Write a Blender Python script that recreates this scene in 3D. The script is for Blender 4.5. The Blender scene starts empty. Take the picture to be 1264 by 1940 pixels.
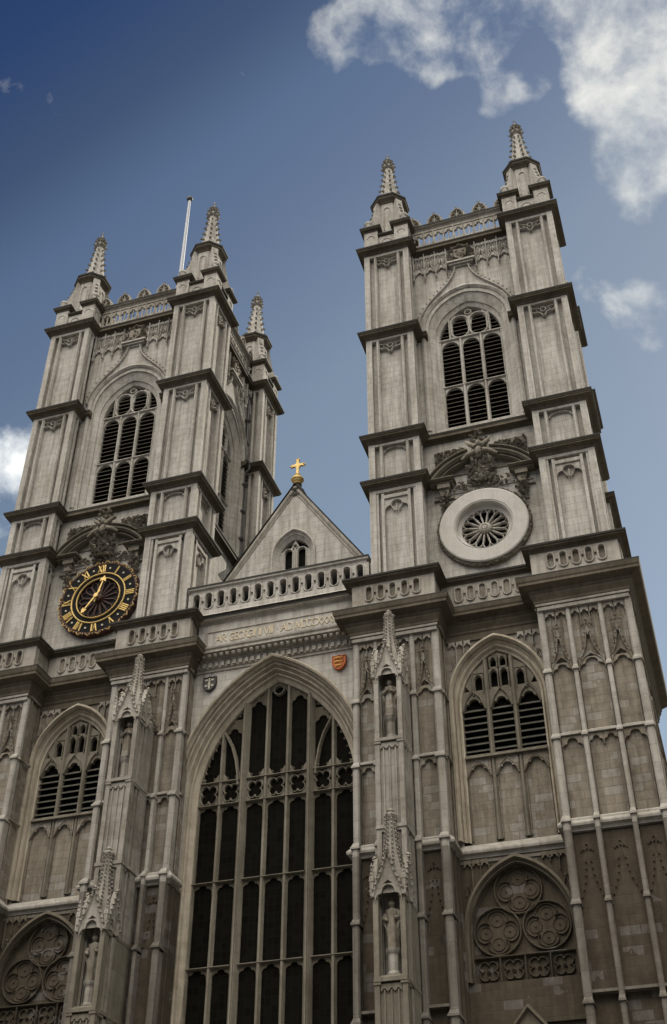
import bpy, bmesh, math, random
from math import sin, cos, pi, sqrt, radians, atan2
C = bpy.context.scene
COL = C.collection
random.seed(7)

# ------------------------------------------------------------------ camera
cd = bpy.data.cameras.new('camera'); cam = bpy.data.objects.new('camera', cd); COL.objects.link(cam)
cam.location = (17.18755, -43.68228, 1.6)
YAW, PITCH, ROLL = 0.3140653, 0.672990, 0.001511
cam.rotation_mode = 'XYZ'
from mathutils import Matrix, Vector
_f = Vector((-sin(YAW)*cos(PITCH), cos(YAW)*cos(PITCH), sin(PITCH)))
_r = _f.cross(Vector((0, 0, 1))).normalized(); _u = _r.cross(_f)
_r2 = cos(ROLL)*_r + sin(ROLL)*_u; _u2 = -sin(ROLL)*_r + cos(ROLL)*_u
_m = Matrix((( _r2.x, _u2.x, -_f.x), (_r2.y, _u2.y, -_f.y), (_r2.z, _u2.z, -_f.z)))
cam.rotation_euler = _m.to_euler()
cd.sensor_fit = 'HORIZONTAL'; cd.sensor_width = 36.0; cd.lens = 2264.506/1264*36.0
cd.clip_start = 0.5; cd.clip_end = 5000
C.camera = cam

# ------------------------------------------------------------------ sun, sky, exposure
SUN_EL, SUN_DIR = radians(40), Vector((0.50, 0.87, 0)).normalized()     # sun stands behind and to the right of the front
sd = bpy.data.lights.new('sun', 'SUN'); sd.energy = 3.4; sd.angle = radians(0.5); sd.color = (1.0, 0.93, 0.80)
sun = bpy.data.objects.new('sun', sd); COL.objects.link(sun)
sv = Vector((SUN_DIR.x*cos(SUN_EL), SUN_DIR.y*cos(SUN_EL), sin(SUN_EL)))
sun.rotation_euler = sv.to_track_quat('Z', 'Y').to_euler(); sun.location = sv*200
C.view_settings.view_transform = 'Standard'; C.view_settings.look = 'None'
C.view_settings.gamma = 1; C.view_settings.use_curve_mapping = False
C.view_settings.exposure = 0.5
SKY_STR = 0.10
FRONT_FILL = 16.0  # gain of the added cloud that throws fill light on the front
SKYRAMP = [(0, (0.857, 0.679, 0.493)), (0.125, (0.629, 0.521, 0.436)), (0.2, (0.529, 0.471, 0.421)), (0.26, (0.321, 0.300, 0.300)), (0.34, (0.161, 0.204, 0.279)), (0.45, (0.107, 0.157, 0.257))]

class N:
    """tiny node-tree writer"""
    def __init__(s, nt): s.nt = nt; s.n = nt.nodes; s.l = nt.links
    def new(s, t, **k):
        o = s.n.new(t)
        for a, b in k.items():
            if a.startswith('i_'):
                key = a[2:]; key = int(key) if key.isdigit() else key.replace('_', ' ')
                if hasattr(b, 'default_value') or hasattr(b, 'is_output'): s.l.new(b, o.inputs[key])
                else: o.inputs[key].default_value = b
            else: setattr(o, a, b)
        return o
    def math(s, op, a, b=0.0, clamp=False):
        o = s.n.new('ShaderNodeMath'); o.operation = op; o.use_clamp = clamp
        for i, v in enumerate((a, b)):
            if isinstance(v, (int, float)): o.inputs[i].default_value = v
            else: s.l.new(v, o.inputs[i])
        return o.outputs[0]
    def ramp(s, fac, stops, interp='LINEAR'):
        o = s.n.new('ShaderNodeValToRGB'); o.color_ramp.interpolation = interp
        e = o.color_ramp.elements
        while len(e) < len(stops): e.new(0.5)
        for i, (p, c) in enumerate(stops):
            e[i].position = p; e[i].color = (c if len(c) == 4 else (*c, 1)) if not isinstance(c, (int, float)) else (c, c, c, 1)
        s.l.new(fac, o.inputs[0]); return o.outputs[0]
    def mix(s, fac, a, b, bt='MIX'):
        o = s.n.new('ShaderNodeMix'); o.data_type = 'RGBA'; o.blend_type = bt
        for i, v in ((0, fac), (6, a), (7, b)):
            if isinstance(v, (int, float)): o.inputs[i].default_value = v
            elif isinstance(v, tuple): o.inputs[i].default_value = (*v, 1) if len(v) == 3 else v
            else: s.l.new(v, o.inputs[i])
        return o.outputs[2]

def pixdir(px, py):
    v = _f*2264.506 + _r2*(px-632) - _u2*(py-970); return v.normalized()

w = bpy.data.worlds.new('World'); C.world = w; w.use_nodes = True
t = N(w.node_tree); t.n.clear()
sky = t.new('ShaderNodeTexSky', sky_type='NISHITA', sun_disc=False, sun_elevation=SUN_EL,
            sun_rotation=atan2(SUN_DIR.x, SUN_DIR.y), altitude=50, air_density=1.0, dust_density=0.15, ozone_density=3.0)
tc = t.new('ShaderNodeTexCoord').outputs['Generated']
def blob(d, r0, r1, amt):
    dp = t.new('ShaderNodeVectorMath', operation='DOT_PRODUCT', i_0=tc); dp.inputs[1].default_value = d
    mr = t.new('ShaderNodeMapRange', interpolation_type='SMOOTHSTEP')
    t.l.new(dp.outputs['Value'], mr.inputs[0])
    mr.inputs[1].default_value = cos(r0); mr.inputs[2].default_value = cos(r1)
    mr.inputs[3].default_value = 0; mr.inputs[4].default_value = amt
    return mr.outputs[0]
def px(n): return n/2264.5
acc = None
for (a, b, r0, r1, amt) in [
        (850, 5, 190, 20, .66), (760, -20, 190, 10, .60), (890, 70, 105, 10, .34), (1070, 0, 150, 20, .50), (1210, 60, 190, 30, .60), (1220, 210, 160, 20, .52), (1190, 330, 95, 10, .44), (1250, 330, 120, 10, .2),
        (945, 190, 62, 8, .50), (1005, 158, 48, 5, .36), (650, 90, 90, 5, .36), (700, 30, 80, 5, .2), (1235, 600, 110, 5, .33), (1215, 545, 40, 4, .16), (20, 870, 95, 8, .52), (-10, 960, 110, 30, .5),
        (25, 165, 50, 5, .10), (150, 740, 60, 5, .05), (870, 240, 80, 5, .10), (60, 740, 60, 5, .1)]:
    v = blob(pixdir(a, b), px(r0), px(r1), amt)
    acc = v if acc is None else t.math('ADD', acc, v)
for (a, b, r0, r1, amt) in [(570, 500, 260, 60, .30), (1020, 105, 60, 5, .20), (700, 210, 130, 10, .22), (870, 185, 50, 6, .24), (1110, 60, 40, 4, .14)]:
    acc = t.math('SUBTRACT', acc, blob(pixdir(a, b), px(r0), px(r1), amt))
# unseen high cloud behind the viewer, added to light the front
for d, r0, r1, amt in [((0.0, -.60, .80), .95, .25, .55), ((-.75, -.3, .75), .6, .1, .3), ((.8, -.4, .75), .5, .1, .3)]:
    acc = t.math('ADD', acc, blob(Vector(d).normalized(), r0, r1, amt))
acc = t.math('MINIMUM', acc, 0.62)
nz = t.new('ShaderNodeTexNoise', i_Vector=tc, i_Scale=14.0, i_Detail=9.0, i_Roughness=.60, i_Distortion=.12).outputs[0]
nz2 = t.new('ShaderNodeTexNoise', i_Vector=tc, i_Scale=5.0, i_Detail=3.0, i_Roughness=.5).outputs[0]
nn = t.math('ADD', t.math('MULTIPLY', nz, 2.0), t.math('MULTIPLY', nz2, .7))     # around 1.0
dens = t.math('ADD', acc, t.math('SUBTRACT', nn, 1.66))
dens_r = t.ramp(dens, [(0.0, 0.0), (0.10, .10), (0.26, .36), (0.46, .68), (.80, .92)], 'LINEAR')
shade = t.ramp(nz, [(0.3, (3.8, 4.1, 4.4)), (0.7, (7.2, 7.1, 6.5))])
# the unseen cloud behind the viewer is boosted as fill light for the front
sep = t.new('ShaderNodeSeparateXYZ', i_0=tc)
front_fill = t.new('ShaderNodeMapRange', interpolation_type='SMOOTHSTEP'); t.l.new(sep.outputs[1], front_fill.inputs[0])
for i_, v_ in ((1, .30), (2, -.35), (3, 1.0), (4, FRONT_FILL)): front_fill.inputs[i_].default_value = v_
cb = t.new('ShaderNodeVectorMath', operation='SCALE', i_0=shade); t.l.new(front_fill.outputs[0], cb.inputs['Scale'])
warm = t.mix(t.math('MULTIPLY', t.math('SUBTRACT', front_fill.outputs[0], 1.0), 1/(FRONT_FILL-1)), (1, 1, 1), (1.06, .99, .925))
cbw = t.mix(1.0, cb.outputs[0], warm, 'MULTIPLY')
# the air thins to a deeper blue away from the sun
dpn = t.new('ShaderNodeVectorMath', operation='DOT_PRODUCT', i_0=tc); dpn.inputs[1].default_value = (pixdir(0, 0)-pixdir(1000, 1500)).normalized()
deep = t.ramp(dpn.outputs['Value'], SKYRAMP)
deep_ = t.new('ShaderNodeVectorMath', operation='SCALE', i_0=deep); deep_.inputs['Scale'].default_value = 1.4
skyc = t.mix(1.0, sky.outputs[0], deep_.outputs[0], 'MULTIPLY')
edge = t.math('ADD', 1.0, blob(pixdir(-30, 900), px(190), px(60), .75))     # the bright cloud low on the left
cbe = t.new('ShaderNodeVectorMath', operation='SCALE', i_0=cbw); t.l.new(edge, cbe.inputs['Scale'])
col = t.mix(dens_r, skyc, cbe.outputs[0])
bg = t.new('ShaderNodeBackground', i_Color=col, i_Strength=SKY_STR)
t.l.new(bg.outputs[0], t.new('ShaderNodeOutputWorld').inputs[0])

# ------------------------------------------------------------------ materials
def newmat(name):
    m = bpy.data.materials.new(name); m.use_nodes = True
    t = N(m.node_tree); t.n.clear()
    b = t.new('ShaderNodeBsdfPrincipled'); o = t.new('ShaderNodeOutputMaterial'); t.l.new(b.outputs[0], o.inputs[0])
    return m, t, b
def wall_coord(t, warp=0.0):
    g = t.new('ShaderNodeNewGeometry'); s = t.new('ShaderNodeSeparateXYZ', i_0=g.outputs['Position'])
    c = t.new('ShaderNodeCombineXYZ', i_0=t.math('ADD', s.outputs[0], s.outputs[1]), i_1=s.outputs[2])
    return g.outputs['Position'], c.outputs[0], s
def stone(name, base, alt, soot_shade, bw=.95, bh=.40, patch=0.0, patchcol=(.4, .38, .35), streak=.5, soot_amt=.5, joint=.72, seed=0.0, bvar=.45):
    m, t, b = newmat(name)
    P, W, s = wall_coord(t)
    br = t.new('ShaderNodeTexBrick', i_Vector=W, offset=.5, squash=1)
    for k, v in (('Scale', 1.0), ('Mortar Size', .022), ('Mortar Smooth', .6), ('Bias', 0.0), ('Brick Width', bw), ('Row Height', bh)): br.inputs[k].default_value = v
    br.inputs['Color1'].default_value = (0, 0, 0, 1); br.inputs['Color2'].default_value = (1, 1, 1, 1); br.inputs['Mortar'].default_value = (.5, .5, .5, 1)
    val = br.outputs[0]
    big = t.new('ShaderNodeTexNoise', i_Vector=P, i_Scale=.55, i_Detail=5.0, i_Roughness=.6).outputs[0]
    med = t.new('ShaderNodeTexNoise', i_Vector=P, i_Scale=3.2, i_Detail=6.0, i_Roughness=.65).outputs[0]
    fine = t.new('ShaderNodeTexNoise', i_Vector=P, i_Scale=22.0, i_Detail=4.0, i_Roughness=.7).outputs[0]
    mp = t.new('ShaderNodeMapping', i_Vector=P); mp.inputs['Scale'].default_value = (4.5, 4.5, .35); mp.inputs['Location'].default_value = (seed, 0, seed)
    st = t.new('ShaderNodeTexNoise', i_Vector=mp.outputs[0], i_Scale=1.0, i_Detail=5.0, i_Roughness=.62).outputs[0]
    f = t.math('ADD', t.math('MULTIPLY', val, bvar), t.math('MULTIPLY', t.math('SUBTRACT', big, .22), .95), clamp=True)
    col = t.mix(f, base, alt)
    if patch:
        mask = t.math('GREATER_THAN', t.math('ADD', val, t.math('MULTIPLY', t.math('SUBTRACT', big, .5), 1.1)), 1-patch)
        col = t.mix(t.math('MULTIPLY', mask, .68), col, patchcol)
    sm = t.ramp(st, [(.42, 0.0), (.72, 1.0)])
    col = t.mix(t.math('MULTIPLY', sm, streak), col, soot_shade)
    sm2 = t.ramp(t.math('MULTIPLY', big, med), [(.20, 0.0), (.42, 1.0)])
    col = t.mix(t.math('MULTIPLY', sm2, soot_amt), col, soot_shade)
    col = t.mix(.35, col, t.ramp(fine, [(.3, .35), (.7, .65)]), 'OVERLAY')
    jm = t.math('MULTIPLY', br.outputs['Fac'], 1-joint)
    col = t.mix(jm, col, (.05, .045, .035))
    t.l.new(col, b.inputs['Base Color']); b.inputs['Roughness'].default_value = .9
    b.inputs['Specular IOR Level'].default_value = .2
    bh_ = t.math('ADD', t.math('MULTIPLY', med, .5), t.math('MULTIPLY', fine, .35))
    bh_ = t.math('SUBTRACT', bh_, t.math('MULTIPLY', br.outputs['Fac'], .3))
    bp = t.new('ShaderNodeBump', i_Strength=.5, i_Distance=.03, i_Height=bh_); t.l.new(bp.outputs[0], b.inputs['Normal'])
    return m
M = {}
M['pale'] = stone('portland_stone', (.41, .39, .35), (.31, .288, .25), (.15, .127, .098), streak=.66, soot_amt=.45, joint=.72, bvar=.36)
M['clean'] = stone('clean_ring_stone', (.41, .39, .355), (.35, .33, .29), (.22, .195, .16), bw=5, bh=5, streak=.3, soot_amt=.3, joint=1.0)
M['mould'] = stone('weathered_moulding_stone', (.36, .335, .29), (.255, .23, .19), (.11, .09, .065), bw=1.4, bh=2.0, streak=.5, soot_amt=.5, joint=.85, seed=3.0)
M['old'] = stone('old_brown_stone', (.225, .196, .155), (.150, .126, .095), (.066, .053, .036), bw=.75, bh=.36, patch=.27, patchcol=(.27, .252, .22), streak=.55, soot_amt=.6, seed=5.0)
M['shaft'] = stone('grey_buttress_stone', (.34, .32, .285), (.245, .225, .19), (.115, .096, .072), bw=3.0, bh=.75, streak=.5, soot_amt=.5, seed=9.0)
M['old_low'] = stone('old_brown_stone_shaded', (.072, .058, .040), (.045, .035, .023), (.022, .017, .011), bw=.75, bh=.36, patch=.14, patchcol=(.13, .118, .105), streak=.55, soot_amt=.6, seed=5.0)  # dimmer light and dirt low on the front put into the colour
M['shaft_low'] = stone('grey_buttress_stone_shaded', (.17, .155, .135), (.105, .092, .074), (.045, .037, .027), bw=3.0, bh=.75, streak=.5, soot_amt=.5, seed=9.0)  # buttress stone again, low-down dimness and dirt in its colour
M['midmould'] = stone('brown_arch_moulding', (.39, .345, .27), (.275, .235, .175), (.12, .097, .068), bw=.7, bh=.7, streak=.5, soot_amt=.5, joint=.9, seed=21.0)
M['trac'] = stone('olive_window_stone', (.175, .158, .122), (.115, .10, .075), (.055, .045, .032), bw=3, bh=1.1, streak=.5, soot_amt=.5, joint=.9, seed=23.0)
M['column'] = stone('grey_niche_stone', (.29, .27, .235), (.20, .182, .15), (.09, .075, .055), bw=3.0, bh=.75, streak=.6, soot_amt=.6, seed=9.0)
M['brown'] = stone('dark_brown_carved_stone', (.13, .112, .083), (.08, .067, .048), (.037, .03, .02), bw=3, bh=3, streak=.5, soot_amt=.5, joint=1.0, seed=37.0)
M['cusp'] = stone('dark_cusp_stone', (.11, .095, .068), (.07, .058, .04), (.035, .028, .018), bw=3, bh=3, streak=.5, soot_amt=.5, joint=1.0, seed=33.0)  # darker stone for the cusps of the great window
M['soot_shade'] = stone('shaded_cornice_stone', (.12, .10, .072), (.075, .062, .043), (.037, .03, .019), bw=1.3, bh=3, streak=.5, soot_amt=.6, joint=.8, seed=31.0)  # soffit shade, with grime, put into the cornice colour
M['carve'] = stone('sooty_carved_stone', (.25, .225, .18), (.14, .12, .09), (.045, .037, .026), bw=3, bh=3, streak=.5, soot_amt=.85, joint=1.0, seed=13.0)
def plain(name, col, rough=.6, metal=0.0, var=.25, scale=8.0, spec=.5):
    m, t, b = newmat(name)
    P = t.new('ShaderNodeNewGeometry').outputs['Position']
    n = t.new('ShaderNodeTexNoise', i_Vector=P, i_Scale=scale, i_Detail=5.0).outputs[0]
    t.l.new(t.mix(n, tuple(c*(1-var) for c in col), tuple(min(1, c*(1+var)) for c in col)), b.inputs['Base Color'])
    b.inputs['Roughness'].default_value = rough; b.inputs['Metallic'].default_value = metal; b.inputs['Specular IOR Level'].default_value = spec
    bp = t.new('ShaderNodeBump', i_Strength=.25, i_Distance=.02, i_Height=n); t.l.new(bp.outputs[0], b.inputs['Normal'])
    return m
M['lead'] = plain('weathered_lead', (.028, .026, .022), .8, spec=.15)
M['slat'] = plain('louvre_slate', (.05, .05, .04), .75, var=.4)
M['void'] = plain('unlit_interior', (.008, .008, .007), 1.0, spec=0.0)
M['gold'] = plain('gold_leaf', (.52, .37, .13), .6, .5, var=.45, scale=9)
M['oldgold'] = plain('dull_gilding', (.55, .38, .15), .6, .3, var=.4, scale=10)
M['dialblack'] = plain('clock_black', (.007, .007, .007), .7, spec=.06)
M['dialred'] = plain('clock_red_brown', (.045, .015, .009), .7, var=.5, scale=12)
M['white'] = plain('white_enamel', (.36, .33, .25), .7, var=.05)
M['red'] = plain('heraldic_red', (.40, .10, .03), .8, var=.2)
M['orange'] = plain('heraldic_gold_orange', (.58, .29, .08), .8, var=.15)
M['sable'] = plain('heraldic_black', (.025, .022, .02), .6)
M['pole'] = plain('white_pole_paint', (.30, .31, .33), .5, var=.04)
M['iron'] = plain('cast_iron', (.035, .032, .03), .6)
M['roof'] = plain('lead_roof', (.08, .083, .088), .7)
M['letter'] = plain('gilt_lettering', (.38, .32, .22), .6, .2)
def glassmat():
    m, t, b = newmat('leaded_glass')
    P, W, s = wall_coord(t)
    br = t.new('ShaderNodeTexBrick', i_Vector=W, offset=0.0)
    for k, v in (('Scale', 1.0), ('Mortar Size', .02), ('Brick Width', .28), ('Row Height', .33)): br.inputs[k].default_value = v
    br.inputs['Color1'].default_value = (.0028, .0026, .0018, 1); br.inputs['Color2'].default_value = (.0050, .0047, .0034, 1); br.inputs['Mortar'].default_value = (.006, .0055, .004, 1)
    t.l.new(br.outputs[0], b.inputs['Base Color']); b.inputs['Roughness'].default_value = .75; b.inputs['Specular IOR Level'].default_value = .02
    n = t.new('ShaderNodeTexNoise', i_Vector=P, i_Scale=2.5, i_Detail=2.0).outputs[0]
    h = t.math('ADD', n, t.math('MULTIPLY', br.outputs['Fac'], .6))
    bp = t.new('ShaderNodeBump', i_Strength=.5, i_Distance=.03, i_Height=h); t.l.new(bp.outputs[0], b.inputs['Normal'])
    return m
M['glass'] = glassmat()
def paving():
    m, t, b = newmat('york_stone_paving')
    P = t.new('ShaderNodeNewGeometry').outputs['Position']
    br = t.new('ShaderNodeTexBrick', i_Vector=P)
    for k, v in (('Scale', 1.0), ('Mortar Size', .012), ('Brick Width', .9), ('Row Height', .6)): br.inputs[k].default_value = v
    br.inputs['Color1'].default_value = (.13, .12, .105, 1); br.inputs['Color2'].default_value = (.09, .085, .075, 1); br.inputs['Mortar'].default_value = (.03, .03, .03, 1)
    t.l.new(br.outputs[0], b.inputs['Base Color']); b.inputs['Roughness'].default_value = .9
    return m
M['paving'] = paving()
M['asphalt'] = plain('asphalt', (.045, .045, .047), .9, var=.15, scale=3)

# ------------------------------------------------------------------ geometry kit
G = [lambda x, y, z: (x, y, z), False]
class frame:
    """temporarily place geometry through fn(x, y, z); flip says whether it mirrors"""
    def __init__(s, fn, flip=False): s.fn, s.flip = fn, flip
    def __enter__(s):
        s.old = (G[0], G[1]); f0, fn = G[0], s.fn
        G[0] = lambda x, y, z: f0(*fn(x, y, z)); G[1] = G[1] != s.flip
    def __exit__(s, *a): G[0], G[1] = s.old
_j = random.Random(3)
def jit(): return _j.uniform(.0002, .003)

class MB:
    def __init__(s): s.v = []; s.f = []; s.mi = []; s.m = 0; s.smooth = []; s.sm = False
    def add(s, vs, fs):
        o = len(s.v); T = G[0]
        s.v += [T(*p) for p in vs]
        for f in fs:
            s.f.append(tuple(o+i for i in (reversed(f) if G[1] else f))); s.mi.append(s.m); s.smooth.append(s.sm)
        return s
    def box(s, x0, x1, y0, y1, z0, z1):
        y0 -= jit()
        v = [(x0, y0, z0), (x1, y0, z0), (x1, y1, z0), (x0, y1, z0), (x0, y0, z1), (x1, y0, z1), (x1, y1, z1), (x0, y1, z1)]
        return s.add(v, [(3, 2, 1, 0), (4, 5, 6, 7), (0, 1, 5, 4), (1, 2, 6, 5), (2, 3, 7, 6), (3, 0, 4, 7)])
    def prism(s, poly, y0, y1):
        """polygon in (x, z), extruded along y"""
        y0 -= jit(); n = len(poly)
        v = [(a, y0, b) for a, b in poly] + [(a, y1, b) for a, b in poly]
        ar = sum(poly[i][0]*poly[(i+1) % n][1]-poly[(i+1) % n][0]*poly[i][1] for i in range(n))
        fs = [tuple(range(n)), tuple(range(2*n-1, n-1, -1))] + [(i, n+i, n+(i+1) % n, (i+1) % n) for i in range(n)]
        if ar < 0: fs = [tuple(reversed(f)) for f in fs]
        return s.add(v, fs)
    def loft(s, rows, closed=False):
        n = len(rows[0]); v = [p for r in rows for p in r]; fs = []
        for a in range(len(rows)-1):
            for i in range(n if closed else n-1):
                j = (i+1) % n; fs.append((a*n+i, a*n+j, (a+1)*n+j, (a+1)*n+i))
        return s.add(v, fs)
    def ribbon(s, pts, w, y0, y1, closed=False, ch=.35):
        """moulded bar following pts in (x, z): width w, front at y0, back at y1, chamfered front"""
        y0 -= jit(); n = len(pts); off = []
        for i in range(n):
            if closed: a, b = pts[i-1], pts[(i+1) % n]
            else: a, b = pts[max(0, i-1)], pts[min(n-1, i+1)]
            p = pts[i]
            def nrm(q, r):
                dx, dz = r[0]-q[0], r[1]-q[1]; L = math.hypot(dx, dz) or 1; return (-dz/L, dx/L)
            n1 = nrm(a, p) if (a != p) else nrm(p, b); n2 = nrm(p, b) if (b != p) else n1
            k = 1+n1[0]*n2[0]+n1[1]*n2[1]; k = max(k, .35)
            off.append(((n1[0]+n2[0])/k, (n1[1]+n2[1])/k))
        h = w/2; d = (y1-y0)*ch; prof = [(-h, y1), (-h, y0+d), (-h*.35, y0), (h*.35, y0), (h, y0+d), (h, y1)]
        rows = [[(p[0]+o[0]*a, y, p[1]+o[1]*a) for a, y in prof] for p, o in zip(pts, off)]
        if closed: rows.append(rows[0])
        s.loft(rows)
        if not closed:
            for r in (rows[0], rows[-1]): s.add(r, [tuple(range(len(r)))])
        return s
    def bar(s, x, z0, z1, w, y0, y1, ch=.35): return s.ribbon([(x, z0), (x, z1)], w, y0, y1, ch=ch)
    def rail(s, x0, x1, z, w, y0, y1, ch=.35): return s.ribbon([(x0, z), (x1, z)], w, y0, y1, ch=ch)
    def cornice(s, path, prof, closed=False, lip=None, lipmat=1):
        """sweep a moulding profile [(out, z)] along a plan path; outward is to the right of travel"""
        n = len(path); off = []
        for i in range(n):
            a = path[i-1] if (closed or i) else None; b = path[(i+1) % n] if (closed or i < n-1) else None; p = path[i]
            def rn(q, r):
                dx, dy = r[0]-q[0], r[1]-q[1]; L = math.hypot(dx, dy); return (dy/L, -dx/L)
            n1 = rn(a, p) if a else rn(p, b); n2 = rn(p, b) if b else n1
            k = 1+n1[0]*n2[0]+n1[1]*n2[1]; off.append(((n1[0]+n2[0])/k, (n1[1]+n2[1])/k))
        rows = [[(p[0]+o[0]*a, p[1]+o[1]*a, z) for p, o in zip(path, off)] for a, z in prof]
        keep = s.m
        for k in range(len(rows)-1):
            s.m = lipmat if (lip is not None and k >= lip) else keep
            s.loft([rows[k], rows[k+1]], closed)
        s.m = keep
        if not closed:
            for i in (0, n-1): s.add([r[i] for r in rows], [tuple(range(len(rows)))])
        return s
    def lathe(s, cx, cy, prof, n=8, rot=0.0, smooth=False):
        old = s.sm; s.sm = smooth
        s.loft([[(cx+r*cos(rot+2*pi*i/n), cy+r*sin(rot+2*pi*i/n), z) for i in range(n)] for r, z in prof], True)
        s.sm = old; return s
    def knob(s, x, y, z, r, sq=1.0):
        a = random.uniform(0, 1.5); v = [(x, y, z+r*sq), (x, y, z-r*sq)]
        for k in range(5): v.append((x+r*cos(a+k*1.2566), y+r*sin(a+k*1.2566), z+r*.3*(1 if k % 2 else -1)))
        return s.add(v, [(0, 2+k, 2+(k+1) % 5) for k in range(5)] + [(1, 2+(k+1) % 5, 2+k) for k in range(5)])
    def ball(s, x, y, z, r, n=10, sq=1.0, smooth=True):
        return s.lathe(x, y, [(max(r*sin(pi*k/(n//2+2)), .0005), z-r*sq*cos(pi*k/(n//2+2))) for k in range(n//2+3)], n, smooth=smooth)
    def tube(s, pts, rad, n=6, smooth=True):
        rows = []; P = [Vector(p) for p in pts]
        if not isinstance(rad, (list, tuple)): rad = [rad]*len(P)
        for i, p in enumerate(P):
            d = (P[min(i+1, len(P)-1)]-P[max(i-1, 0)]).normalized()
            a = d.cross(Vector((0, 0, 1)) if abs(d.z) < .9 else Vector((1, 0, 0))).normalized(); b = d.cross(a)
            rows.append([tuple(p+a*rad[i]*cos(2*pi*k/n)+b*rad[i]*sin(2*pi*k/n)) for k in range(n)])
        old = s.sm; s.sm = smooth; s.loft(rows, True); s.sm = old
        for r in (rows[0], rows[-1]): s.add(r, [tuple(range(n))])
        return s
    def foliage(s, x0, x1, z0, z1, y, amp, n, inside=None, rr=(.05, .12)):
        """carved relief: a cluster of leafy lumps standing off a surface at y"""
        for _ in range(n):
            a, b = random.uniform(x0, x1), random.uniform(z0, z1)
            if inside and not inside(a, b): continue
            s.knob(a, y-random.uniform(0, amp), b, random.uniform(*rr), random.uniform(.6, 1.1))
        return s

def obj(name, mb, mats, parent=None):
    me = bpy.data.meshes.new(name)
    ox, oy, oz = parent['_o'] if parent is not None else (0, 0, 0)
    me.from_pydata([(a-ox, b-oy, c-oz) for a, b, c in mb.v], [], mb.f)
    low = None
    ml = list(mats) if isinstance(mats, (list, tuple)) else [mats]
    for k in ml: me.materials.append(M[k])
    if ml[0]+'_low' in M and len(mb.mi):       # under the ledge, a copy with dimmer light and dirt in its colour
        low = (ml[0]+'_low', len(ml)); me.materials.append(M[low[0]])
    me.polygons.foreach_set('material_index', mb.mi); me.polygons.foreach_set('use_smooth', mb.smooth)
    if low and min(v[2] for v in mb.v) < 20.2 < max(v[2] for v in mb.v)+99:      # cut at the ledge, then give the stage below it the darkened copy
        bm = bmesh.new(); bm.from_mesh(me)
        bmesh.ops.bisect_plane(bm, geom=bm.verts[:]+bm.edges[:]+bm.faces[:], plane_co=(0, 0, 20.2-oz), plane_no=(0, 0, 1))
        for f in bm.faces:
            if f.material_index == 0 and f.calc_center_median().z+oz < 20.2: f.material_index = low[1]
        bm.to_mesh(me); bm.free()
    me.update()
    o = bpy.data.objects.new(name, me); COL.objects.link(o)
    if parent is not None: o.parent = parent; o['_o'] = parent['_o']
    return o
def thing(name, label, cat, loc, group=None):
    o = bpy.data.objects.new(name, None); COL.objects.link(o); o.location = loc; o['_o'] = list(loc)
    o['label'] = label; o['category'] = cat
    if group: o['group'] = group
    return o
def mid(name, parent):      # an empty part is never used: sub-parts hang on a mesh part
    raise RuntimeError

def arch(cx, w, sp, ap, bot=None, n=14):
    """two-centred pointed arch, left foot -> apex -> right foot, in (x, z)"""
    h = ap-sp; r = (h*h+w*w)/(2*w); c = r-w; a1 = math.atan2(h, c) if r > 0 else pi/2
    L = []
    for i in range(n+1):
        a = a1*i/n; L.append((cx+c-r*cos(a), sp+r*sin(a)))
    pts = L+[(2*cx-x, z) for x, z in reversed(L[:-1])]
    if bot is not None: pts = [(cx-w, bot)]+pts+[(cx+w, bot)]
    return pts
def arch_z(cx, w, sp, ap, x):
    h = ap-sp; r = (h*h+w*w)/(2*w); c = r-w; d = abs(x-cx)+c
    return sp+sqrt(max(0, r*r-d*d))
def arch_loft(mb, steps, cx, bot, n=14):
    """mouldings of an arched opening: steps = [(half width, spring, apex, y)]"""
    mb.loft([[(x, y, z) for x, z in arch(cx, w, sp, ap, bot, n)] for w, sp, ap, y in steps])
def wall_arch(mb, x0, x1, z0, z1, y0, y1, cx, w, sp, ap, n=14):
    """wall x0..x1, z0..z1 with an arched opening that runs down to z0"""
    a = arch(cx, w, sp, ap, z0, n)
    k = len(a)//2; apx = a[k]
    mb.prism([(x0, z0), (x0, z1), (apx[0], z1)]+[p for p in reversed(a[:k+1])], y0, y1)
    mb.prism([(apx[0], z1), (x1, z1), (x1, z0)]+[p for p in reversed(a[k:])], y0, y1)
def hole_plate(mb, x0, x1, z0, z1, hole, y0, y1):
    """rectangular plate with one closed hole (points in (x, z)), split down the middle"""
    top = max(range(len(hole)), key=lambda i: hole[i][1]); hole = hole[top:]+hole[:top]
    bot = min(range(len(hole)), key=lambda i: hole[i][1]); a, b = hole[:bot+1], hole[bot:]+[hole[0]]
    xa = sum(p[0] for p in a)/len(a); xb = sum(p[0] for p in b)/len(b)
    L, R = (a, list(reversed(b))) if xa < xb else (list(reversed(b)), a)
    if L[0][1] < L[-1][1]: L = L[::-1]
    if R[0][1] < R[-1][1]: R = R[::-1]
    tx, bx = L[0][0], L[-1][0]
    mb.prism([(tx, z1), (x0, z1), (x0, z0), (bx, z0)]+L[::-1], y0, y1)
    mb.prism([(tx, z1), (x1, z1), (x1, z0), (bx, z0)]+R[::-1], y0, y1)
def foil(cx, cz, r, lobes=4, cusp=.66, n=40, rot=None, sz=1.0):
    rot = (0 if lobes % 2 == 0 else pi/2) if rot is None else rot
    return [(cx+r*(cusp+(1-cusp)*abs(cos(lobes/2*(a-rot)))**.55)*cos(a), cz+sz*r*(cusp+(1-cusp)*abs(cos(lobes/2*(a-rot)))**.55)*sin(a))
            for a in [2*pi*i/n for i in range(n)]]
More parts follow.
